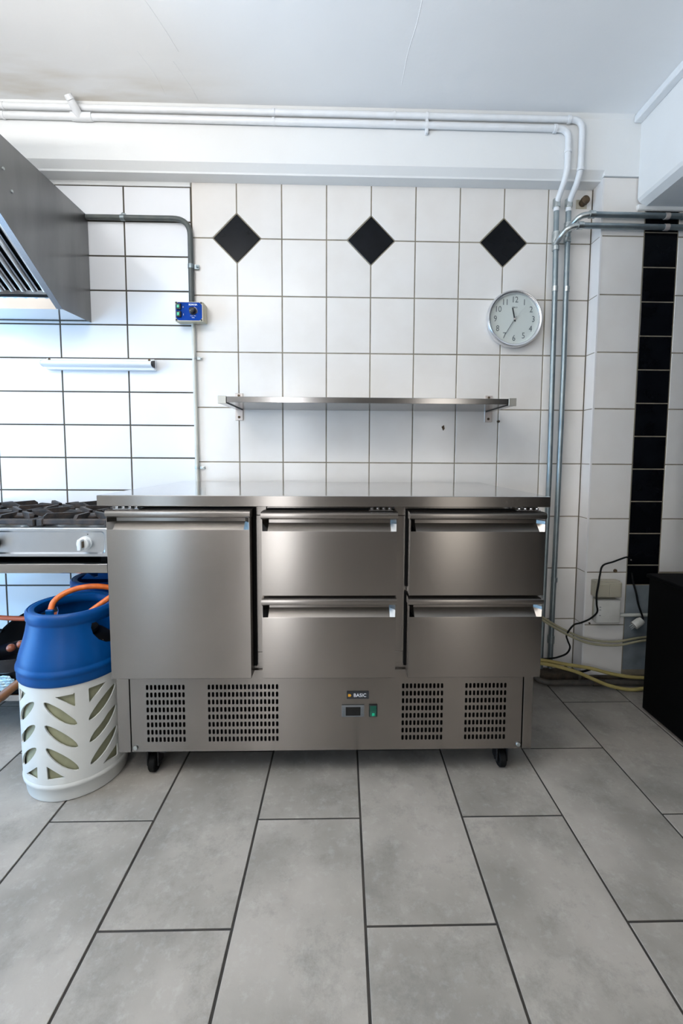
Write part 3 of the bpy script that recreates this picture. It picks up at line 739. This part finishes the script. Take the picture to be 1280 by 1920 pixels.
obj('side_panel', prism([(-.002, 2.129), (-.002, 1.664), (S0[0], S0[1]), e, (e[0], 2.129)], XH - 1.2015, XH - 1.2, 'X'), steel_hood, hd)
obj('top_panel', bx(XH - 1.2, XH - .0015, e[0], -.002, 2.1275, 2.129), steel_hood, hd)
obj('front_panel', bx(XH - 1.2, XH - .0015, e[0] - .0015, e[0], e[1], 2.129), steel_hood, hd)
steel_blue = mat('filter_frame_steel', (.42, .45, .50), .25, 1.0)
obj('bottom_pan', prism([(-.003, 1.6645), (S0[0], S0[1] + .0005), (S0[0], S0[1] + .002), (-.003, 1.666)], XH - 1.2, XH - .0015, 'X'), mat('pan_steel', (.74, .76, .78), .10, 1.0), hd)
obj('gutter', bx(XH - 1.2, XH - .020, S0[0] - .0015, S0[0] + .0005, S0[1], S0[1] + .046), steel_top, hd)
a, b, c_, d_ = sp2(0), sp2(TL), sp2(TL, .003), sp2(0, .003)
obj('side_flange', prism([a, b, c_, d_], XH - .026, XH - .0015, 'X'), steel_blue, hd)
a, b, c_, d_ = sp2(.02, .075), sp2(TL, .075), sp2(TL, .08), sp2(.02, .08)
obj('filter_backing', prism([a, b, c_, d_], XH - 1.19, XH - .006, 'X'), dark_in, hd)
# baffles: half-round polished channels along the slope
def baffle_mesh():
    bm = NB(); n = 10; t0, t1 = .062, TL - .02
    for (tt) in (0,):
        rings = []
        for t in (t0, t1):
            ring = []
            for k in range(n + 1):
                an = PI * k / n; r_ = .0135
                q = sp2(t, .036 - r_ * math.sin(an)); ring.append(bm.verts.new((r_ * math.cos(an), q[0], q[1])))
            for k in range(n + 1):
                an = PI * (n - k) / n; r_ = .0118
                q = sp2(t, .036 - r_ * math.sin(an)); ring.append(bm.verts.new((r_ * math.cos(an), q[0], q[1])))
            rings.append(ring)
        m_ = len(rings[0])
        for k in range(m_): bm.faces.new((rings[0][k], rings[0][(k + 1) % m_], rings[1][(k + 1) % m_], rings[1][k]))
        bm.faces.new(rings[0]); bm.faces.new(rings[1][::-1])
    return bm
b0 = obj('baffle', baffle_mesh(), chrome, hd, smooth=30)
b0.location = (XH - .044, 0, 0)
b0.matrix_parent_inverse = parent_world(hd).inverted()
for k in range(1, 27):
    c = b0.copy(); COL.objects.link(c); c.location = (XH - .044 - k * .0425, 0, 0)
bm = NB()
for k in range(28):
    x = XH - .0235 - k * .0425
    q = [sp2(.062, .052), sp2(TL - .02, .052), sp2(TL - .02, .066), sp2(.062, .066)]
    add_prism(bm, q, x - .012, x + .012, 'X')
obj('inner_baffles', bm, steel_top, hd)
q = [sp2(.046, .030), sp2(.064, .030), sp2(.064, .072), sp2(.046, .072)]
obj('filter_frame', prism(q, XH - 1.19, XH - .028, 'X'), steel_top, hd)
for y, z_ in ((-.502, 2.023), (-.466, 1.970)):
    obj('rivet', lathe([(.0055, 0), (.005, .003), (.002, .0042)], (XH, y, z_), 12, 'X'), zinc, hd, smooth=True)

# ------------------------------------------------------------------ steel table and gas cooker
tb = thing('steel_table', (-1.4, -.3, 0), 'stainless steel work table with undershelf carrying the gas cooker', 'table')
TX1 = -.715
obj('table_top', bx(-2.1, TX1, -.600, -.03, .6665, .6985, bev=.0022, seg=2), steel_top, tb)
obj('undershelf', bx(-2.08, -1.032, -.505, -.05, .165, .1905, bev=.002), steel_top, tb)
for x, y in ((TX1 - .022, -.455), (-2.06, -.47), (TX1 - .022, -.08), (-2.06, -.08)):
    obj('leg', bx(x - .018, x + .018, y - .018, y + .018, 0, .667, bev=.002), steel_top, tb)
gc = thing('gas_cooker', (-1.2, -.3, .7), 'stainless steel gas hob with black cast-iron grates and a white knob', 'cooker')
steel_ck = mat('cooker_steel', (.60, .61, .62), .30, 1.0, aniso=.5, noise=(8, 4, (.52, .53, .54), .4))
KX1 = -.737
bm = NB()
# pressed front: raised rim around a recessed field
def rr(x0, x1, z0, z1, r, n=5):
    out = []
    for cx_, cz_, a0 in ((x1 - r, z0 + r, -PI / 2), (x1 - r, z1 - r, 0), (x0 + r, z1 - r, PI / 2), (x0 + r, z0 + r, PI)):
        for k in range(n + 1): out.append((cx_ + r * math.cos(a0 + k * PI / 2 / n), cz_ + r * math.sin(a0 + k * PI / 2 / n)))
    return out
L_ = [(rr(-1.78, KX1, .712, .812, .004), -.530), (rr(-1.78, KX1, .712, .812, .004), -.549), (rr(-1.778, KX1 - .002, .714, .810, .004), -.551),
      (rr(-1.768, KX1 - .010, .722, .803, .012), -.551), (rr(-1.763, KX1 - .015, .727, .797, .012), -.544)]
rg = [[bm.verts.new((x, y, z_)) for x, z_ in pl] for pl, y in L_]
for a, b in zip(rg, rg[1:]):
    for i in range(len(a)): bm.faces.new((a[i], a[(i + 1) % len(a)], b[(i + 1) % len(a)], b[i]))
bm.faces.new(rg[0]); bm.faces.new(rg[-1][::-1])
obj('control_panel', bm, steel_ck, gc, smooth=35)
obj('hob_top', bx(-1.78, KX1, -.549, -.06, .805, .8125, bev=.002), steel_ck, gc)
obj('hob_body', bx(-1.76, KX1 - .012, -.53, -.07, .712, .806), dark_in, gc)
for x in (KX1 - .03, -1.75):
    for y in (-.50, -.1): obj('foot', bx(x - .015, x + .015, y - .015, y + .015, .6985, .713), rubber, gc)
def knob(x, z_, m):
    k = obj('knob', lathe([(.0235, -.5445), (.0235, -.552), (.0215, -.554), (.0205, -.566), (.018, -.568), (.002, -.568)], (x, 0, z_), 32, 'Y'), m, gc, smooth=35)
    bm = NB(); r_ = .0185
    add_box(bm, x - .0062, x + .0062, -.588, -.566, z_ - r_ - .001, z_ + r_, bev=.0025, seg=2)
    obj('knob_grip', bm, m, k)
    obj('knob_mark', bx(x + .0064, x + .0072, -.582, -.569, z_ - .011, z_ + .011), rust_m, k)
    return k
knob(-.815, .760, knob_w); knob(-1.131, .760, black)
obj('panel_hole', lathe([(.0022, -.5440), (.0022, -.5452)], (-.808, 0, .790), 10, 'Y'), black, gc)
def grate(cx_, cy_, k):
    r = bpy.data.objects.new('grate', None); r.empty_display_size = .05; COL.objects.link(r); r.location = (cx_, cy_, .8125); r.parent = gc; r.matrix_parent_inverse = parent_world(gc).inverted()
    h = .118; z0 = .8135
    bm = NB()
    for s in (-1, 1):
        add_box(bm, cx_ - h, cx_ + h, cy_ + s * h - .009, cy_ + s * h + .009, z0 + .006, z0 + .026, bev=.004)
        add_box(bm, cx_ + s * h - .009, cx_ + s * h + .009, cy_ - h, cy_ + h, z0 + .006, z0 + .026, bev=.004)
        for q in (-1, 1): add_box(bm, cx_ + s * h - .012, cx_ + s * h + .012, cy_ + q * h - .012, cy_ + q * h + .012, z0, z0 + .027, bev=.004)
    obj('grate_frame', bm, iron, r)
    # fins on each corner and side pointing to the burner
    for q in range(4):
        an = q * PI / 2 + .0
        for off in (0, PI / 4):
            an2 = an + off
            L1 = h * (1.02 if off == 0 else 1.36); L0 = .030
            d = Vector((math.cos(an2), math.sin(an2), 0)); p = Vector((-d.y, d.x, 0)) * .0062; c = Vector((cx_, cy_, z0))
            prof = [(L1, .010), (L1, .034 if off else .026), (L1 - .012, .044 if off else .038), (L0, .040), (L0 + .012, .024), (L1 - .04, .014)]
            if off == 0 and q % 2 == 0: prof = [(L1, .010), (L1, .028), (L1 - .03, .044), (L0 + .01, .040), (L0 + .02, .026), (L1 - .03, .014)]
            bm = NB(); A = [bm.verts.new(c + d * a_ + p + Vector((0, 0, b_))) for a_, b_ in prof]; B = [bm.verts.new(c + d * a_ - p + Vector((0, 0, b_))) for a_, b_ in prof]
            n = len(prof)
            for i in range(n): bm.faces.new((A[i], A[(i + 1) % n], B[(i + 1) % n], B[i]))
            bm.faces.new(A); bm.faces.new(B[::-1])
            obj('grate_fin', bm, iron, r)
    bn = obj('burner', lathe([(.062, 0), (.062, .006), (.048, .008), (.048, .018), (.052, .020), (.052, .026), (.040, .030), (.004, .031)], (cx_, cy_, z0 - .001), 36), iron, gc, smooth=35)
    obj('drip_ring', lathe([(.085, 0), (.086, .004), (.080, .005), (.074, .002)], (cx_, cy_, z0 - .001), 40), mat('stained_ring', (.30, .25, .20), .35, .9), bn, smooth=True)
for i, (x, y) in enumerate(((-.868, -.395), (-1.135, -.395), (-.868, -.155), (-1.135, -.155), (-1.43, -.395), (-1.43, -.155))): grate(x, y, i)

# ------------------------------------------------------------------ gas bottles
def inside(p, poly):
    x, y = p; r = False; n = len(poly)
    for i in range(n):
        x0, y0 = poly[i]; x1, y1 = poly[i - 1]
        if (y0 > y) != (y1 > y) and x < (x1 - x0) * (y - y0) / (y1 - y0) + x0: r = not r
    return r
def revolved_sheet(c, rfun, z0, z1, holes, nth=120, nz=20, thick=.005, edge=None, ts=0.0):
    """thin shell of revolution with cut-outs; holes are polygons in (theta, z); edge(theta)->top z"""
    RR = .15
    pts = []; edges = []
    def wrap(h):
        k = math.floor((sum(p[0] for p in h) / len(h) - ts) / (2 * PI)) * 2 * PI
        return [(p[0] - k, p[1]) for p in h]
    hp = [[(t * RR, z_) for t, z_ in wrap(h)] for h in holes]
    for h in hp:
        b = len(pts); pts += h; edges += [(b + i, b + (i + 1) % len(h)) for i in range(len(h))]
    W = 2 * PI * RR
    for i in range(nth + 1):
        for k in range(nz + 1):
            p = (ts * RR + i * W / nth, z0 + (z1 - z0) * k / nz)
            ok = True
            for h in hp:
                mnx = min(q[0] for q in h) - .004; mxx = max(q[0] for q in h) + .004; mnz = min(q[1] for q in h) - .004; mxz = max(q[1] for q in h) + .004
                if mnx < p[0] < mxx and mnz < p[1] < mxz:
                    if inside(p, h) or min((p[0] - q[0]) ** 2 + (p[1] - q[1]) ** 2 for q in h) < 1.2e-5: ok = False; break
            if ok: pts.append(p)
    vs, es, fs = delaunay_2d_cdt([Vector(p) for p in pts], edges, [], 0, 1e-6)[:3]
    bm = NB(); c = Vector(c); V = []
    for v in vs:
        t = v.x / RR; z_ = v.y
        if edge: z_ = z0 + (z_ - z0) * (edge(t) - z0) / (z1 - z0)
        r = rfun(z_); V.append(bm.verts.new(c + Vector((r * math.cos(t), r * math.sin(t), z_))))
    for f in fs:
        cx_ = sum(vs[i].x for i in f) / 3; cy_ = sum(vs[i].y for i in f) / 3
        if any(inside((cx_, cy_), h) for h in hp): continue
        try: bm.faces.new([V[i] for i in f])
        except ValueError: pass
    bmesh.ops.remove_doubles(bm, verts=bm.verts, dist=1e-5)
    bmesh.ops.recalc_face_normals(bm, faces=bm.faces)
    geom = bmesh.ops.solidify(bm, geom=bm.faces[:], thickness=thick)
    return bm
def leaf(t0, z0, t1, z1, wd, n=18):
    """slanted pointed-oval hole between two tips (theta in degrees)"""
    RR = .15; a = Vector((math.radians(t0) * RR, z0)); b = Vector((math.radians(t1) * RR, z1)); c = (a + b) / 2; d = (b - a) / 2; p = Vector((-d.y, d.x)).normalized() * wd
    out = []
    for i in range(n):
        an = 2 * PI * i / n; q = c + d * math.cos(an) + p * math.sin(an) * (abs(math.sin(an)) ** .15 if math.sin(an) else 1)
        out.append((q.x / RR, q.y))
    return out
def rtri(P, rad=.0025):
    out = []; RR = .15; Q = [Vector((math.radians(t) * RR, z_)) for t, z_ in P]
    for i in range(3):
        a, b, c = Q[i - 1], Q[i], Q[(i + 1) % 3]
        s = b + (a - b).normalized() * rad * 1.6; e_ = b + (c - b).normalized() * rad * 1.6
        for k in range(4):
            t = k / 3; q = s * (1 - t) ** 2 + b * 2 * t * (1 - t) + e_ * t * t; out.append((q.x / RR, q.y))
    return out
def interp(tab, z_):
    if z_ <= tab[0][0]: return tab[0][1]
    for (a, r0), (b, r1) in zip(tab, tab[1:]):
        if z_ <= b:
            t = (z_ - a) / (b - a); return r0 + (r1 - r0) * t
    return tab[-1][1]
def gas_bottle(cx_, cy_, label, rot0, full=True):
    t = thing('gas_bottle', (cx_, cy_, 0), label, 'gas bottle')
    c = (cx_, cy_, 0)
    obj('foot_ring', lathe([(.135, 0), (.1435, .002), (.1455, .010), (.1475, .040), (.1535, .046), (.1545, .054), (.1520, .062), (.1485, .066), (.142, .066)], c, 72), white_pl, t, smooth=45)
    holes = []
    for q in range(4):
        base = q * 90 + rot0
        for k in range(3):
            dz = -.0722 * k
            holes.append(leaf(base - 92, .3245 + dz, base - 59.5, .2415 + dz, .0150))
            holes.append(leaf(base - 47.5, .2435 + dz, base - 14.0, .3235 + dz, .0150))
        holes.append(rtri([(base - 82, .343), (base - 60.5, .345), (base - 60.5, .299)]))
        holes.append(rtri([(base - 92.2, .124), (base - 91.8, .080), (base - 72.5, .082)]))
        holes.append(rtri([(base - 46.7, .346), (base - 46.3, .299), (base - 26, .345)]))
        holes.append(rtri([(base - 14, .120), (base - 34.5, .082), (base - 14.2, .078)]))
    if full:
        obj('jacket', revolved_sheet(c, lambda z_: .1482, .062, .384, holes, 96, 16, -.0045, ts=math.radians(-8 + rot0)), white_pl, t, smooth=30)
    else:
        obj('jacket', lathe([(.140, .062), (.1482, .062), (.1482, .384), (.140, .384)], c, 48), white_pl, t, smooth=40)
    obj('inner_vessel', lathe([(.10, .05), (.1430, .07), (.1430, .385), (.138, .40)], c, 64), olive, t, smooth=50)
    obj('vessel_dome', lathe([(.137, .4005), (.120, .445), (.09, .472), (.04, .482), (.002, .484)], c, 48), dark_in, t, smooth=True)  # top of the olive vessel, coloured near-black for shade inside the collar
    # blue shroud
    tab = [(.372, .1500), (.376, .1520), (.398, .1525), (.404, .1550), (.410, .1545), (.416, .1500), (.43, .1480), (.45, .1430), (.47, .1365), (.49, .1305), (.51, .1255), (.53, .1220), (.546, .1200), (.550, .1232), (.566, .1245), (.572, .1235), (.576, .1195)]
    hl = []
    for q in (0, 1):
        bt = math.radians(-6 + rot0) + q * PI
        hl.append([(bt + s_ * a_, z_) for s_, a_, z_ in ((-1, .53, .543), (-1, .56, .525), (-1, .53, .505), (-1, .44, .482), (-1, .30, .465), (-1, .12, .457), (1, .12, .457), (1, .30, .465), (1, .44, .482), (1, .53, .505), (1, .56, .525), (1, .53, .543))])
    obj('shroud', revolved_sheet(c, lambda z_: interp(tab, z_), .372, .576, hl, 96, 51, -.006, ts=math.radians(84 + rot0)), blue_pl, t, smooth=40)
    obj('shroud_rim', lathe([(.1215, .5655), (.1240, .5680), (.1240, .5740), (.1200, .5790), (.1125, .5800), (.1050, .5760), (.1040, .5650), (.1060, .5500), (.1090, .5480), (.1175, .5500)], c, 72, close=True), blue_pl, t, smooth=50)
    obj('collar_base', lathe([(.030, .496), (.070, .492), (.074, .486), (.070, .480), (.030, .484)], c, 48, close=True), dark_in, t, smooth=40)
    v = obj('valve', tube([(cx_, cy_, .49), (cx_, cy_, .53), (cx_, cy_, .535)], [.022, .020, .012], 16), galv_dark, t, smooth=True)
    obj('valve_outlet', tube([(cx_ - .02, cy_, .518), (cx_ + .055, cy_ - .01, .518)], .012, 12), galv_dark, v, smooth=True)
    return t
g1 = gas_bottle(-.81, -.64, 'blue and white composite gas bottle on the floor left of the counter', 0)
obj('valve_cap', tube([(-.782, -.672, .530), (-.757, -.664, .547)], [.017, .015], 14, 0), green_pl, g1, smooth=True)
obj('handle_strap', bx(-.870, -.845, -.69, -.68, .50, .572, bev=.003), blue_pl, g1)
g2 = gas_bottle(-.872, -.305, 'second blue gas bottle, mostly hidden behind the front one under the table', 60, full=False)
obj('collar_horn', prism([(-.955, .575), (-.940, .590), (-.928, .600), (-.905, .582), (-.890, .585), (-.885, .640), (-.80, .640), (-.80, .575)], -.345, -.335, 'Y'), blue_pl, g2)
# hoses
def hose(pts, r, m, label, sm=8):
    return tag(obj('gas_hose', tube(pts, r, 14, sm), m, smooth=True), label, 'hose')
h1 = hose([(-.868, -.665, .560), (-.866, -.650, .585), (-.850, -.630, .603), (-.822, -.610, .615), (-.785, -.592, .619), (-.745, -.570, .612), (-.712, -.55, .595), (-.690, -.52, .55)], .0092, orange, 'bright orange rubber hose arching out of the front gas bottle')
h1['category'] = 'hose'
obj('ferrule', tube([(-.869, -.668, .548), (-.868, -.664, .566)], .0112, 14), zinc, h1, smooth=True)
hose([(-.757, -.665, .545), (-.740, -.650, .560), (-.712, -.622, .582), (-.690, -.60, .600)], .0088, orange, 'short orange hose slanting up from the green cap inside the bottle collar')
hose([(-1.70, -.40, .47), (-1.40, -.42, .455), (-1.28, -.42, .452), (-1.18, -.42, .445), (-1.09, -.42, .444), (-1.045, -.40, .446), (-1.02, -.385, .452)], .0088, rust, 'dull rust-orange hose running level behind the bottles')

# ------------------------------------------------------------------ clutter on the undershelf
wk = thing('wok', (-1.22, -.30, .19), 'large black pan standing behind the gas bottle on the undershelf', 'pan')
def tilted(bm, c, ax, ang): bmesh.ops.rotate(bm, verts=bm.verts, cent=Vector(c), matrix=Matrix.Rotation(ang, 3, ax)); return bm
prof = [(.165, 0), (.170, .002), (.172, .005), (.150, -.040), (.100, -.070), (.002, -.078), (.002, -.074), (.098, -.066), (.147, -.037)]
obj('pan_bowl', tilted(lathe([(r, h) for r, h in prof], (-1.215, -.205, .306), 56, 'Z', close=True), (-1.215, -.205, .306), 'X', math.radians(25)), pan_black, wk, smooth=40)
obj('pan_handle', tube([(-1.378, -.205, .306), (-1.52, -.205, .316)], .011, 12), pan_black, wk, smooth=True)
tr = thing('black_tray', (-1.2, -.40, .19), 'black tray of odds and ends on the undershelf', 'tray')
bm = NB(); add_box(bm, -1.36, -1.042, -.470, -.366, .191, .197, bev=.002); add_box(bm, -1.36, -1.042, -.474, -.466, .191, .262, bev=.002); add_box(bm, -1.36, -1.042, -.370, -.362, .191, .262, bev=.002); add_box(bm, -1.366, -1.358, -.474, -.362, .191, .262, bev=.002); add_box(bm, -1.044, -1.036, -.474, -.362, .191, .262, bev=.002)
obj('tray_shell', bm, pan_black, tr)
for i, (x, y, z_, r) in enumerate(((-1.170, -.44, .338, .015), (-1.140, -.43, .348, .014), (-1.105, -.425, .345, .013), (-1.110, -.44, .312, .012))):
    b_ = NB(); add_lathe(b_, [(.002, -r)] + [(r * math.cos(a), r * math.sin(a)) for a in [(-75 + 15 * k) * PI / 180 for k in range(11)]] + [(.002, r)], (x, y, z_), 20, 'Y')
    o = obj('wooden_ball', b_, ball_w, smooth=True)
    tag(o, ['reddish ball, leftmost and largest of the four among the pans', 'reddish ball second from the left among the pans', 'reddish ball tucked against the gas bottle, upper one', 'reddish ball tucked against the gas bottle, lower one'][i], 'ball', 'reddish balls among the pans')
pl2 = tag(obj('saucepan', lathe([(.02, 0), (.085, 0), (.092, .006), (.096, .052), (.099, .054), (.096, .056), (.093, .052), (.089, .008), (.02, .004)], (-1.165, -.41, .2645), 40), mat('dark_pan_steel', (.05, .05, .055), .3, .9), smooth=40), 'dark low saucepan lying on the tray under the reddish balls', 'pan')
fo = NB(); bmesh.ops.create_icosphere(fo, subdivisions=4, radius=1)
for v in fo.verts:
    q = v.co.copy(); n_ = math.sin(q.x * 9 + q.z * 5) * .10 + math.sin(q.y * 13 + q.x * 7) * .08 + math.sin(q.z * 17) * .06
    v.co = Vector((-1.185 + q.x * .060 * (1 + n_), -.487 + q.y * .010 * (1 + n_), .226 + q.z * .026 * (1 + n_)))
tag(obj('foil_wrapper', fo, foil), 'pale blue crumpled foil wrapper at the front of the undershelf', 'wrapper')
tag(obj('wooden_tool', tube([(-1.205, -.535, .150), (-1.105, -.500, .232), (-1.05, -.485, .27)], [.0165, .015, .012], 14), wood, smooth=True), 'brown wooden tool handle sticking out over the undershelf edge', 'handle')

# ------------------------------------------------------------------ sockets, cables on the pier
sb = thing('switch_box', (1.297, PY, .46), 'beige double switch box low on the pier', 'switch')
obj('back_box', bx(1.2395, 1.358, -.118, PY - .001, .424, .500, bev=.003), switch_pl, sb)
obj('front_frame', bx(1.2400, 1.3590, -.130, -.116, .4245, .4950, bev=.004, seg=2), switch_pl, sb)
for x0, x1 in ((1.2475, 1.2985), (1.3000, 1.3510)): obj('rocker', bx(x0, x1, -.1335, -.128, .4305, .4885, bev=.0015), switch_pl, sb)
jb = thing('junction_box', (1.30, PY, .35), 'square white junction box under the beige switch', 'junction box')
obj('box_base', bx(1.250, 1.356, -.100, PY - .001, .304, .412, bev=.004), switch_pl, jb)
obj('box_cover', bx(1.2475, 1.3590, -.128, -.098, .3030, .4110, bev=.006, seg=3), junction_pl, jb, smooth=35)
for z_ in (.380, .367, .341): obj('vent_mark', bx(1.258, 1.266, -.1285, -.1275, z_ - .0015, z_ + .0015), grey_print, jb)
tag(obj('conduit', tube([(1.358, -.092, .330), (1.60, -.092, .329)], .0085, 12), cream_pipe, smooth=True), 'short grey conduit leaving the white junction box to the right', 'conduit')
for i, (x, z_, r, lb_) in enumerate(((1.352, .538, .0085, 'dark screw ring on the pier above the beige switch box'), (1.2165 + .025, .287, .004, 'tiny dark plug hole in the pier left of the junction box'))):
    tag(obj('wall_plug', lathe([(r, PY), (r, PY - .005), (r * .5, PY - .006), (r * .4, PY - .002)], (x, 0, z_), 14, 'Y'), rust_m, smooth=True), lb_, 'wall plug')
cbz = [(1.407, -.100, .598), (1.392, -.106, .607), (1.374, -.110, .6065), (1.325, -.11, .588), (1.276, -.11, .570), (1.255, -.125, .530), (1.240, -.142, .490), (1.232, -.145, .446), (1.236, -.142, .400), (1.247, -.13, .357), (1.225, -.112, .319), (1.185, -.11, .300), (1.151, -.11, .289), (1.121, -.11, .244), (1.127, -.11, .215), (1.139, -.11, .183), (1.125, -.11, .154), (1.09, -.11, .138), (1.05, -.11, .130), (.98, -.11, .129), (.85, -.11, .14)]
bc = tag(obj('power_cable', tube(cbz, .0040, 10, 6), rubber, smooth=True), 'thin black cable snaking down the pier in front of the switch box', 'cable')
obj('bare_end', tube([(1.405, -.100, .599), (1.416, -.097, .592)], .0028, 8), bracket_m, bc)
pg = thing('power_plug', (1.435, -.12, .30), 'white mains plug hanging on a black cable beside the black cabinet', 'plug')
d = Vector((-.75, 0, -.55)).normalized()
p0 = Vector((1.462, -.125, .318))
obj('plug_body', tube([p0, p0 + d * .012, p0 + d * .045], [.015, .0185, .0185], 18), junction_pl, pg, smooth=35)
side = Vector((.55, 0, -.75)).normalized()
bm = NB()
for s in (-1, -.1, .8): add_tube(bm, [p0 + d * .044 + side * .010 * s, p0 + d * .064 + side * .010 * s], .0022, 8)
obj('prong', bm, zinc, pg, smooth=True)
obj('plug_cable', tube([p0 + Vector((.004, 0, .0)), (1.466, -.12, .335), (1.449, -.115, .385), (1.437, -.112, .44), (1.428, -.100, .49), (1.425, -.092, .53)], .0042, 10, 6), rubber, pg, smooth=True)
def cable(pts, r, m, label): return tag(obj('cable', tube(pts, r, 10, 8), m, smooth=True), label, 'cable')
cable([(.90, -.08, .40), (1.017, -.10, .318), (1.121, -.10, .259), (1.223, -.11, .221), (1.35, -.11, .209), (1.481, -.10, .224), (1.7, -.1, .24)], .0055, beige_cable, 'upper strand of the beige cable pair sagging along the wall')
cable([(.90, -.09, .385), (1.017, -.11, .306), (1.121, -.112, .246), (1.223, -.122, .207), (1.35, -.122, .197), (1.481, -.112, .214), (1.7, -.1, .23)], .0055, beige_cable, 'lower strand of the beige cable pair sagging along the wall')
cable([(.85, -.12, .145), (.998, -.135, .134), (1.111, -.135, .113), (1.224, -.135, .094), (1.339, -.135, .064), (1.47, -.135, .047), (1.7, -.13, .045)], .0080, yellow_cable, 'yellow cable near the floor, upper branch')
cable([(.85, -.135, .135), (.998, -.150, .124), (1.09, -.152, .104), (1.16, -.155, .083), (1.224, -.158, .055), (1.30, -.165, .026), (1.39, -.17, .010), (1.47, -.17, .016), (1.7, -.15, .03)], .0080, yellow_cable, 'yellow cable near the floor, lower branch touching the tiles')
cable([(1.05, -.05, .085), (1.09, -.07, .075), (1.14, -.09, .062), (1.20, -.10, .060), (1.24, -.11, .075)], .005, rubber, 'black loop of cable lying under the yellow cables')
fp = thing('floor_pipe', (1.2, -.12, 0), 'dark pipe lying along the foot of the wall under the cables', 'pipe')
obj('pipe_run', tube(bend([(.98, -.03, .09), (.99, -.10, .024), (1.03, -.125, .020), (1.30, -.125, .020), (2.0, -.125, .020)], .03, 5), .013, 12), mat('dirty_dark_pipe', (.05, .045, .04), .5, noise=(30, 4, (.10, .085, .065), .7)), fp, smooth=True)
obj('pipe_joint', tube([(1.245, -.125, .020), (1.30, -.125, .020)], .0155, 12), grime, fp, smooth=True)
tag(obj('mortar_rubble', prism([(1.00, .001), (1.00, .028), (1.05, .040), (1.12, .036), (1.17, .05), (1.205, .030), (1.205, .001)], -.075, -.02, 'Y'), grime), 'dirty mortar rubble in the corner at the foot of the wall', 'rubble')

# black cabinet at the right edge
kc = thing('black_cabinet', (1.65, -.8, 0), 'tall plain black cabinet side at the right edge of the picture', 'cabinet')
kc['label'] = 'low plain black cabinet cut off by the right edge of the picture'
obj('carcass', bx(1.347, 2.3, -2.4, -.318, .012, .571, bev=.002), black_panel, kc)
obj('cabinet_top', bx(1.338, 2.31, -2.41, -.310, .571, .589, bev=.006, seg=2), black_panel, kc)
for x in (1.40, 2.2):
    for y in (-2.3, -.36): obj('foot', lathe([(.015, 0), (.018, .002), (.018, .012)], (x, y, 0), 14), rubber, kc)

# body of the added lamp, outside the frame
cl = thing('added_lamp', (-1.1, -2.15, 1.8), 'unseen long lamp, added to bounce light off the ceiling', 'lamp')
obj('lamp_body', bx(-1.8, -.4, -2.21, -2.09, 1.79, 1.82, bev=.004), tube_w, cl)
obj('diffuser', bx(-1.75, -.45, -2.25, -2.05, 1.782, 1.790, bev=.003), lamp_diff, cl)
for x in (-1.7, -.5): obj('suspension', tube([(x, -2.15, 1.82), (x, -2.15, CEIL - .001)], .003, 6), zinc, cl)

tc_ = thing('shade_block', (1.8, -1.1, .59), 'unseen tall dark block, added on the black cabinet to shade the corner', 'cabinet')  # unseen block added to keep light off the right corner and floor
obj('carcass', bx(1.38, 2.30, -2.3, -.62, .5905, 2.0, bev=.003), black_panel, tc_)
obj('shade_block_door', bx(1.36, 1.379, -1.46, -.63, .60, 1.99, bev=.002), black_panel, tc_)
obj('shade_block_door', bx(1.36, 1.379, -2.29, -1.47, .60, 1.99, bev=.002), black_panel, tc_)
